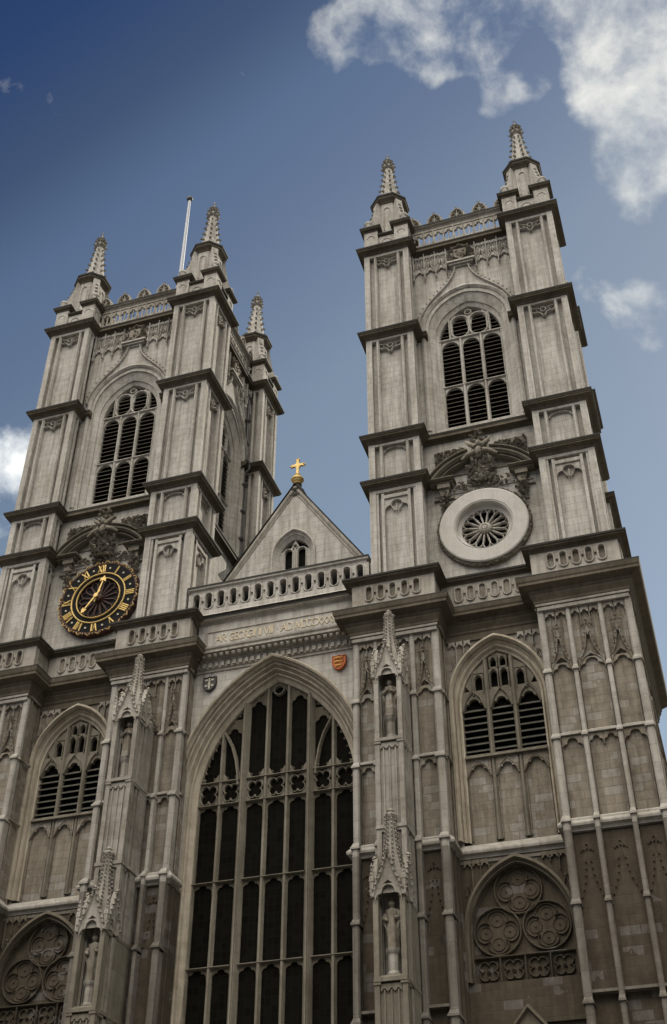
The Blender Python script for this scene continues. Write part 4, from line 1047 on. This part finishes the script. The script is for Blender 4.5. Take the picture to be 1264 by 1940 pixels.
for i in range(24):
    a = 2*pi*(i+.5)/24
    mb.ribbon([(CKX+2.16*cos(a-.07), CKZ+2.16*sin(a-.07)), (CKX+2.28*cos(a), CKZ+2.28*sin(a)), (CKX+2.16*cos(a+.07), CKZ+2.16*sin(a+.07))], .035, CKY-.07, CKY+.02); mb.knob(CKX+2.19*cos(a+.13), CKY-.05, CKZ+2.19*sin(a+.13), .05)
obj('gilt_ornament', mb, 'oldgold', rim)
mb = MB()
for r, q in ((1.52, .075), (1.22, .055)): mb.ribbon([(CKX+r*cos(2*pi*i/64), CKZ+r*sin(2*pi*i/64)) for i in range(64)], q, CKY-.06, CKY+.03, True)
obj('gilt_rings', mb, 'gold', ck)
mb = MB(); rose_tracery(mb, CKX, CKZ, .24, 1.15, CKY+.07, CKY+.16); obj('dial_tracery', mb, 'dialred', ck)
def numeral(txt, deg):
    m_ = MB(); a = radians(deg); ux, uz = sin(a), cos(a); rx, rz = cos(a), -sin(a)      # up = outwards, right = clockwise
    H, y0, y1 = .44, CKY-.05, CKY+.01; W = {'I': .105, 'V': .25, 'X': .25}; tot = sum(W[c] for c in txt); p = -tot/2
    sc = min(1.0, .80/tot if tot > .8 else 1.0)
    P = lambda u, v: (CKX+(1.60+v)*ux+u*sc*rx, CKZ+(1.60+v)*uz+u*sc*rz)
    for c in txt:
        w_ = W[c]; q = p+w_/2
        if c == 'I': m_.ribbon([P(q, 0), P(q, H)], .07*sc+.006, y0, y1)
        elif c == 'V': m_.ribbon([P(q-.10, H), P(q, 0)], .075, y0, y1); m_.ribbon([P(q+.10, H), P(q, 0)], .035, y0-.004, y1)
        else: m_.ribbon([P(q-.10, H), P(q+.10, 0)], .075, y0, y1); m_.ribbon([P(q+.10, H), P(q-.10, 0)], .035, y0-.006, y1)
        if c == 'I':
            for v in (0, H): m_.ribbon([P(q-.045, v), P(q+.045, v)], .02, y0-.002, y1)
        p += w_
    return m_
for i, s in enumerate(['XII', 'I', 'II', 'III', 'IIII', 'V', 'VI', 'VII', 'VIII', 'IX', 'X', 'XI']): obj('numeral', numeral(s, 30*i), 'gold', ck)
mb = MB()
for i in range(12):
    a = radians(15+30*i); c = (CKX+1.83*sin(a), CKZ+1.83*cos(a)); mb.prism([(c[0]+.055*cos(q), c[1]+.055*sin(q)) for q in [2*pi*j/8 for j in range(8)]], CKY-.04, CKY+.01)
obj('minute_dots', mb, 'white', ck)
def hand(deg, L, hour):
    a = radians(deg); ux, uz = sin(a), cos(a); rx, rz = cos(a), -sin(a); P = lambda u, v: (CKX+v*ux+u*rx, CKZ+v*uz+u*rz); m_ = MB(); y0 = CKY-(.20 if hour else .28)
    m_.prism([P(-.035, -.35), P(-.05, .2), P(-.03, L-.32), P(.03, L-.32), P(.05, .2), P(.035, -.35)], y0, y0+.04)
    m_.prism([P(-.13, L-.34), P(-.10, L-.14), P(0, L), P(.10, L-.14), P(.13, L-.34), P(0, L-.26)] if not hour else [P(-.17, L-.36), P(-.16, L-.2), P(-.06, L-.12), P(0, L), P(.06, L-.12), P(.16, L-.2), P(.17, L-.36), P(0, L-.28)], y0-.006, y0+.045)
    m_.prism([P(.12*cos(q), .12*sin(q)) for q in [2*pi*j/12 for j in range(12)]], y0-.02, y0+.06)
    return m_
obj('hour_hand', hand(15, 1.26, True), 'gold', ck); obj('minute_hand', hand(216, 1.22, False), 'gold', ck)
mb = MB(); mb.loft([cring(.26, CKY+.14, 16), cring(.24, CKY-.12, 16), cring(.08, CKY-.22, 16), cring(.005, CKY-.23, 16)], True); obj('hub', mb, 'dialred', ck)

# ------------------------------------------------------------------ centre of the west front
F = thing('church_front', 'centre of the stone west front between the towers with its tall dark pointed window', 'church', (0, 1, 0))
mb = MB()
W_, SP, AP = 3.62, 24.2, 29.8
wall_arch(mb, -3.99, 3.99, 11.0, 33.7, YC, YC+.6, 0, 4.30, SP, 30.50, 22)
mb.box(-4.6, 4.6, YC+1.3, YC+1.6, 0, 11); mb.box(-3.99, 3.99, YC+.0, YC+1.2, 8.2, 11.0); mb.box(-3.99, -3, YC, YC+1.2, 0, 8.2); mb.box(3, 3.99, YC, YC+1.2, 0, 8.2)
obj('wall', mb, 'pale', F)
fr = MB(); st = []
def ww(o): return (W_+o, SP, sqrt(max((6.136+o)**2-(6.136-W_)**2, 1))+SP)
for o, y in ((.92, YC+.02), (.92, YC-.34), (.86, YC-.40), (.78, YC-.36), (.74, YC-.22), (.68, YC-.14), (.66, YC-.02), (.62, YC-.08), (.56, YC-.04), (.52, YC+.08), (.47, YC+.16), (.44, YC+.08), (.39, YC+.10), (.35, YC+.24),
             (.31, YC+.34), (.28, YC+.26), (.22, YC+.30), (.18, YC+.42), (.14, YC+.46), (.02, YC+.56), (0, YC+.60), (0, YC+1.25)):
    a, b, c = ww(o); st.append((a, b, c, y))
arch_loft(fr, st, 0, 10.6, 22)
gw = obj('great_window', fr, 'midmould', F)
tr = MB(); GY = YC+.60; y0, y1 = GY, GY+.36
def zt(x): return arch_z(0, W_, SP, AP, x)
for q in (-1, 1):
    tr.bar(q*1.55, 10.6, zt(1.55)+.1, .40, y0-.10, y1, .5); tr.bar(q*1.55, 10.6, zt(1.55)+.1, .16, y0-.16, y1, .4)
    tr.bar(q*.50, 10.6, zt(.5)+.1, .24, y0, y1, .45); tr.bar(q*2.62, 10.6, zt(2.62)+.1, .24, y0, y1, .45); tr.bar(q*3.60, 10.6, SP+1, .12, y0+.02, y1)
    sub = [(q*1.80, 24.95), (q*1.84, 25.5), (q*1.96, 26.2), (q*2.16, 26.85), (q*2.44, 27.4), (q*2.66, 27.72)]
    tr.ribbon(sub, .16, y0-.02, y1)
for z in (13.6, 17.15, 20.65, 24.12, 25.2):
    for a, b in ((-3.66, -1.72), (-1.38, 1.38), (1.72, 3.66)): tr.rail(a, b, z, .085, y0-.03, y1, .3)
cu = tr
lights = [(-3.60, -2.73), (-2.51, -1.73), (-1.37, -.61), (-.39, .39), (.61, 1.37), (1.73, 2.51), (2.73, 3.60)]
for a, b in lights:
    h = (b-a)/2; c = (a+b)/2
    for z in (13.6, 17.15, 20.65, 24.12): tr.m = 1; cusped(cu, a, b, z-.46, z-.02, y0+.14, y1-.06, lobes=5, k=1.0, cusp=.74); tr.m = 0
    # cusps standing on the upper transom, open quatrefoils between the two transoms
    fo = foil(c, 24.66, h*1.02, 4, .62, 40, pi/4, 1.16)
    tr.ribbon(fo, .07, y0+.06, y1-.06, True)
    for sx in (-1, 1):
        for sz in (-1, 1): tr.prism([(c+sx*h, 24.66+sz*.50), (c+sx*h*.45, 24.66+sz*.50), (c+sx*h*.62, 24.66+sz*.34), (c+sx*h*.86, 24.66+sz*.24), (c+sx*h, 24.66+sz*.10)], y0+.1, y1-.1)
        tr.prism([(c+sx*h, 25.22), (c+sx*h, 25.62), (c+sx*h*.75, 25.50), (c+sx*h*.58, 25.36), (c+sx*h*.30, 25.24)], y0+.1, y1-.1); tr.knob(c+sx*h*.52, y0+.12, 25.40, .07)
for a, b in lights[1:-1]:
    h = (b-a)/2; c = (a+b)/2; z = min(zt(a), zt(b))
    tr.m = 1; cusped(cu, a, b, z-.36, z+.5, y0+.12, y1-.06, lobes=3, k=1.1, cusp=.62); tr.m = 0
tr.ribbon([(.24*cos(q), 29.42+.24*sin(q)) for q in [2*pi*i/16 for i in range(16)]], .09, y0+.02, y1, True)
for i in range(34):     # row of cusps along the arch
    pts = arch(0, W_-.06, SP, AP-.06, None, 18); p = pts[i+1]; tr.knob(p[0], y0+.12, p[1], .075)
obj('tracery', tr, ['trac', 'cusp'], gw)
gl = MB(); gl.prism(arch(0, W_+.1, SP, AP+.1, 10.5, 22), GY+.20, GY+.24); obj('pane', gl, 'glass', gw)
# entablature
en = MB()
en.cornice([(-4.2, YC), (4.2, YC)], [(-.05, 30.5), (.07, 30.52), (.07, 30.64), (.13, 30.66), (.13, 30.98), (.18, 31.0), (.18, 31.08)])
en.cornice([(-4.2, YC), (4.2, YC)], [(.0, 31.05), (.24, 31.12), (.28, 31.2), (.58, 31.28), (.58, 31.40), (.64, 31.46), (.66, 31.54), (-.05, 31.66)])
for i in range(26):
    x = -3.75+i*.30
    en.box(x-.085, x+.085, YC-.22, YC-.12, 30.70, 30.94)
    en.lathe(x+.03, YC-.42, [(.11, 31.21), (.12, 31.16), (.07, 31.08), (.01, 31.06)], 8)
en.box(-3.95, 3.95, YC+.01, YC+.4, 31.5, 33.3)
en.ribbon([(-3.52, 31.90), (-3.52, 32.74), (3.45, 32.74), (3.45, 31.90)], .10, YC-.08, YC+.03, True)
en.cornice([(-4.2, YC), (4.2, YC)], moulding(33.52, .30, .34), False, LIP, 1); en.m = 0
ent = obj('entablature', en, ['mould', 'lead'], F)
pan = MB(); pan.box(-3.46, 3.40, YC-.035, YC+.02, 31.96, 32.69); ip = obj('inscription_panel', pan, 'pale', ent)
# lettering as real raised letters
def letter(mb, ch, x, z, h, y0, y1):
    w_ = {'I': .24, 'M': .85, 'G': .72, 'O': .75, 'C': .68, 'D': .7, 'X': .7, 'V': .7, 'A': .72, 'R': .62, 'E': .55, '.': .18, ' ': .45, '·': .3}[ch]*h; t_ = .15*h
    Q = lambda *p: [(x+a*w_, z+b*h) for a, b in p]
    arcp = lambda a0, a1, cx=.5, cz=.5, rx=.5, rz=.5: [(x+(cx+rx*cos(radians(a0+(a1-a0)*i/10)))*w_, z+(cz+rz*sin(radians(a0+(a1-a0)*i/10)))*h) for i in range(11)]
    S = {'I': [Q((.5, 0), (.5, 1))], 'M': [Q((.08, 0), (.14, 1)), Q((.14, 1), (.5, .1)), Q((.5, .1), (.86, 1)), Q((.86, 1), (.92, 0))], 'G': [arcp(45, 320), Q((.95, .12), (.95, .48)), Q((.6, .46), (1, .46))],
         'O': [arcp(0, 360)], 'C': [arcp(45, 315)], 'D': [Q((.1, 0), (.1, 1)), Q((.1, 1), (.4, 1))+arcp(90, -90, .4, .5, .58, .5)+Q((.1, 0))], 'X': [Q((.05, 1), (.95, 0)), Q((.95, 1), (.05, 0))],
         'V': [Q((.02, 1), (.5, 0)), Q((.98, 1), (.5, 0))], 'A': [Q((0, 0), (.5, 1)), Q((1, 0), (.5, 1)), Q((.2, .35), (.8, .35))], 'R': [Q((.1, 0), (.1, 1)), Q((.1, 1))+arcp(90, -90, .45, .74, .45, .26)+Q((.1, .48)), Q((.45, .48), (1, 0))],
         'E': [Q((.1, 0), (.1, 1)), Q((.1, 1), (.95, 1)), Q((.1, .52), (.8, .52)), Q((.1, 0), (.95, 0))], '.': [Q((.4, .0), (.4, .14))], '·': [Q((.5, .42), (.5, .6))], ' ': []}[ch]
    for s in S: mb.ribbon(s, t_, y0, y1)
    return w_+.14*h
txt = 'A.R. GEORGII II VIII · A.D. MDCCXXXV'; mb = MB(); tmp = MB()
tot = sum(letter(tmp, c, 0, 0, .40, 0, 1) for c in txt); x = -3.05; sp_ = (6.15-tot)/(len(txt)-1)
for c in txt: x += letter(mb, c, x, 32.12, .40, YC-.07, YC-.02)+sp_
obj('lettering', mb, 'letter', ip)
# parapet of loops
PY = .42
pp = MB(); pp.box(-4.62, 4.62, PY-.05, PY+.35, 33.3, 34.02); pp.add([(-4.62, PY-.25, 33.56), (4.62, PY-.25, 33.56), (4.62, PY-.04, 33.76), (-4.62, PY-.04, 33.76)], [(0, 1, 2, 3)])
parapet_band(pp, -4.50, 4.50, 34.0, 35.12, PY, 14, slot=(.165, .44), dep=.28, zc=34.56)
pp.m = 1; pp.box(-4.5, 4.5, PY+.55, PY+.62, 33.5, 35.25); pp.m = 0
pp.box(-4.62, -4.49, PY, PY+.28, 34.0, 35.12); pp.box(4.49, 4.62, PY, PY+.28, 34.0, 35.12)
pp.cornice([(-4.5, PY+.3), (-4.5, PY), (4.5, PY), (4.5, PY+.3)], moulding(35.46, .16, .34), False, LIP, 1); pp.m = 0; pp.box(-4.5, 4.5, PY-.01, PY+.34, 35.10, 35.44)
obj('parapet', pp, ['pale', 'lead'], F)
# gable of the nave
gb = MB(); GB = 2.62
wall_arch(gb, -1.35, 1.35, 37.0, 40.5, GB, GB+.5, 0, 1.0, 38.15, 39.5, 10)
gb.prism([(-6.4, 32.9), (-6.4, 33.2), (-1.35, 40.46), (-1.35, 32.9)], GB, GB+.5); gb.prism([(6.4, 32.9), (6.4, 33.2), (1.35, 40.46), (1.35, 32.9)], GB, GB+.5)
gb.box(-1.35, 1.35, GB, GB+.5, 32.9, 37.0); gb.prism([(-1.35, 40.46), (1.35, 40.46), (0, 42.42)], GB, GB+.5)
g = obj('gable', gb, 'pale', F)
cp = MB()
for q in (-1, 1):
    cp.ribbon([(q*6.5, 32.9), (q*.0, 42.62)], .26, GB-.10, GB+.6, ch=.1); cp.ribbon([(q*6.35, 32.75), (q*.0, 42.25)], .10, GB-.05, GB+.1)
obj('coping', cp, 'mould', g)
ld = MB()
for q in (-1, 1): ld.ribbon([(q*6.6, 32.98), (q*.0, 42.82)], .05, GB-.16, GB+.66, ch=.1)
obj('lead_flashing', ld, 'lead', g)
wn = MB(); arch_loft(wn, [(1.20, 38.15, 39.78, GB+.02), (1.20, 38.15, 39.78, GB-.14), (1.12, 38.15, 39.68, GB-.16), (1.04, 38.15, 39.56, GB-.02), (.98, 38.15, 39.46, GB+.06), (.84, 38.15, 39.26, GB+.20), (.82, 38.15, 39.22, GB+.5)], 0, 37.0, 10)
w2 = obj('window', wn, 'pale', g); tr = MB()
for q in (-1, 1):
    tr.ribbon(oval(q*.36, 37.98, .26, .72, 20), .12, GB+.18, GB+.36, True); tr.prism([(q*.84, 37.2), (q*.84, 38.5), (q*.62, 38.6), (q*.66, 37.2)], GB+.22, GB+.36)
    tr.prism([(q*.1, 37.2), (q*.62, 37.2), (q*.6, 37.42), (q*.36, 37.26), (q*.12, 37.42)], GB+.20, GB+.36); tr.knob(q*.36, GB+.22, 37.35, .10)
tr.bar(0, 37.0, 38.7, .14, GB+.18, GB+.36); tr.ribbon([(.13*cos(a), 38.82+.13*sin(a)) for a in [2*pi*i/12 for i in range(12)]], .07, GB+.18, GB+.36, True)
tr.prism([(-.30, 38.62), (0, 39.24), (.30, 38.62), (.14, 38.7), (.1, 38.98), (-.1, 38.98), (-.14, 38.7)], GB+.24, GB+.36)
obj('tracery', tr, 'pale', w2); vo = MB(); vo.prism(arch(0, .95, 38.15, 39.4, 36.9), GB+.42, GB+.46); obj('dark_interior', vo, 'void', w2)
rf = MB(); rf.prism([(-6.3, 32.5), (0, 42.2), (6.3, 32.5)], GB+.45, 60); obj('roof', rf, 'roof', F)
nv = MB(); nv.box(-6.2, 6.2, 12, 60, 0, 32.6); obj('nave_wall', nv, 'old', F)
dr = MB()
for i, (w_, y) in enumerate(((2.6, YC+.0), (2.3, YC+.3), (2.0, YC+.6), (1.75, YC+.9))): dr.ribbon([(-w_, 0)]+arch(0, w_, 4.2, 7.6)+[(w_, 0)], .26, y-.1, y+.4)
dr.prism(arch(0, 1.75, 4.2, 7.2, 0), YC+1.15, YC+1.25); dr.m = 1; dr.box(-1.6, 1.6, YC+1.05, YC+1.12, 0, 3.6); obj('west_door', dr, ['mould', 'iron'], F)

# ------------------------------------------------------------------ two coats of arms over the great window
def shield(cx, cz, name, label, field, charge):
    T = thing(name, label, 'shield', (cx, YC, cz)); S = [(cx-.34, cz+.38), (cx-.16, cz+.34), (cx, cz+.40), (cx+.16, cz+.34), (cx+.34, cz+.38), (cx+.36, cz+.0), (cx+.30, cz-.2), (cx+.16, cz-.36), (cx, cz-.43), (cx-.16, cz-.36), (cx-.30, cz-.2), (cx-.36, cz+.0)]
    m_ = MB(); m_.prism(S, YC-.13, YC+.02); obj('shield_board', m_, field, T)
    m_ = MB(); m_.ribbon(S, .06, YC-.17, YC-.02, True); obj('border', m_, 'red' if field == 'red' else 'sable', T)
    m_ = MB()
    if charge == 'lions':
        for z in (cz+.22, cz-.0, cz-.22):
            hw = .24 if z > cz-.1 else .17
            m_.tube([(cx-hw, YC-.15, z), (cx-hw*.3, YC-.17, z+.03), (cx+hw*.4, YC-.16, z+.01), (cx+hw*.9, YC-.15, z+.04)], [.045, .055, .045, .03], 6)
            m_.knob(cx-hw, YC-.16, z+.05, .055)
            for q in (-.8, -.35, .25, .6): m_.tube([(cx+hw*q, YC-.15, z), (cx+hw*q-.03, YC-.15, z-.085)], [.025, .02], 5)
            m_.tube([(cx+hw*.9, YC-.15, z+.04), (cx+hw*1.05, YC-.15, z+.10), (cx+hw*.7, YC-.15, z+.11)], .015, 5)
        obj('three_lions', m_, 'orange', T)
    else:
        m_.prism([(cx-.045, cz-.34), (cx-.035, cz+.30), (cx+.035, cz+.30), (cx+.045, cz-.34)], YC-.165, YC-.1); m_.prism([(cx-.09, cz-.06), (cx-.09, cz+.0), (cx+.09, cz+.0), (cx+.09, cz-.06)], YC-.16, YC-.1); m_.knob(cx, YC-.16, cz-.34, .06)
        for sx, sz in ((-1, 1), (1, 1), (-1, -1), (1, -1)):
            a, b = cx+sx*.17, cz+.03+sz*.17; m_.prism([(a-.07, b-.055), (a-.07, b+.055), (a+.07, b+.055), (a+.07, b-.055)], YC-.155, YC-.1)
        obj('charges', m_, 'white', T)
with frame(lambda x, y, z: (3.13+(x-3.13)*.88, y, 29.86+(z-29.86)*.88)): shield(3.13, 29.86, 'coat_of_arms', 'red and orange heraldic shield with three beasts, right of the great window arch', 'red', 'lions')
with frame(lambda x, y, z: (-3.17+(x+3.17)*.88, y, 29.88+(z-29.88)*.88)): shield(-3.17, 29.88, 'coat_of_arms', 'black heraldic shield with white squares and a central staff, left of the great window arch', 'sable', 'sword')

# ------------------------------------------------------------------ gilded cross on the gable
X = thing('gilded_cross', 'gilded cross on a golden ball at the peak of the gable', 'cross', (0, 2.9, 42.5)); cy = 2.9
mb = MB(); mb.lathe(0, cy, [(.44, 42.38), (.44, 42.52), (.34, 42.60), (.22, 42.9), (.26, 43.0), (.18, 43.08)], 8, pi/8); mb.add([(-.6, cy-.35, 42.05), (.6, cy-.35, 42.05), (.6, cy+.35, 42.05), (-.6, cy+.35, 42.05), (-.3, cy-.3, 42.55), (.3, cy-.3, 42.55), (.3, cy+.3, 42.55), (-.3, cy+.3, 42.55)], [(0, 1, 5, 4), (1, 2, 6, 5), (2, 3, 7, 6), (3, 0, 4, 7), (4, 5, 6, 7)]); obj('base', mb, 'lead', X)
mb = MB(); mb.ball(0, cy, 43.36, .32, 16, .92); mb.lathe(0, cy, [(.33, 43.30), (.355, 43.34), (.355, 43.40), (.33, 43.44)], 16); mb.lathe(0, cy, [(.20, 43.05), (.24, 43.12), (.14, 43.2)], 12); mb.lathe(0, cy, [(.14, 43.62), (.17, 43.72), (.08, 43.82)], 12); obj('orb', mb, 'gold', X)
mb = MB(); mb.box(-.065, .065, cy-.06, cy+.06, 43.6, 44.80); mb.box(-.33, .33, cy-.061, cy+.061, 44.33, 44.46)
for a, b in ((-.33, 44.395), (.33, 44.395), (0, 44.80)):
    for dx, dz in ((0, .075), (.075, 0), (-.075, 0), (0, -.075)): mb.ball(a+dx, cy, b+dz, .06, 8)
for sx in (-1, 1):
    for sz in (-1, 1): mb.prism([(sx*.06, 44.395+sz*.06), (sx*.18, 44.395+sz*.06), (sx*.06, 44.395+sz*.20)], cy-.045, cy+.045)
obj('cross', mb, 'gold', X)

# ------------------------------------------------------------------ flagpole on the left tower, drainpipe beside it
P_ = thing('flagpole', 'bare white flagpole rising behind the parapet of the left tower', 'flagpole', (-10.38, 6.0, 58))
mb = MB(); mb.lathe(-10.38, 6.0, [(.17, 57.8), (.15, 66), (.12, 73), (.095, 76.0)], 12, 0, True); obj('pole', mb, 'pole', P_)
mb = MB(); mb.ball(-10.38, 6.0, 76.22, .24, 12); obj('truck', mb, 'iron', P_)
D_ = thing('drainpipe', 'dark iron drainpipe down the inner side of the left tower', 'drainpipe', (-5.35, 8.35, 36))
def side(u): return -TC+B-(B-R)+.12     # recessed wall face of the inner side
xd = -TC+R+.16; yd = TY+I-.30
mb = MB(); mb.tube([(xd, yd, 36.0), (xd, yd, 42.2), (xd+.32, yd, 42.45), (xd+.32, yd, 43.0), (xd, yd, 43.3), (xd, yd, 49.8), (xd+.3, yd, 50.1), (xd+.3, yd, 50.7), (xd, yd, 51.0), (xd, yd, 56.6)], .085, 8); obj('pipe', mb, 'iron', D_)
for z in (37.2, 39.4, 41.5, 44.6, 46.7, 48.8, 52.2, 54.2, 56.2):
    mb = MB(); mb.box(xd-.17, xd+.13, yd-.17, yd+.17, z, z+.14); mb.lathe(xd, yd, [(.12, z-.1), (.14, z), (.14, z+.16), (.11, z+.25)], 8); obj('bracket', mb, 'iron', D_)

# ------------------------------------------------------------------ ground
def sheet(name, x0, x1, y0, y1, z, m_):
    mb = MB(); mb.add([(x0, y0, z), (x1, y0, z), (x1, y1, z), (x0, y1, z)], [(0, 1, 2, 3)]); o = obj(name, mb, m_); o['kind'] = 'structure'; return o
sheet('ground', -1500, 1500, -1500, 1500, -.012, 'asphalt')
sheet('pavement', -60, 60, -60, 80, 0, 'paving')
for o in list(bpy.data.objects):
    if '_o' in o: del o['_o']
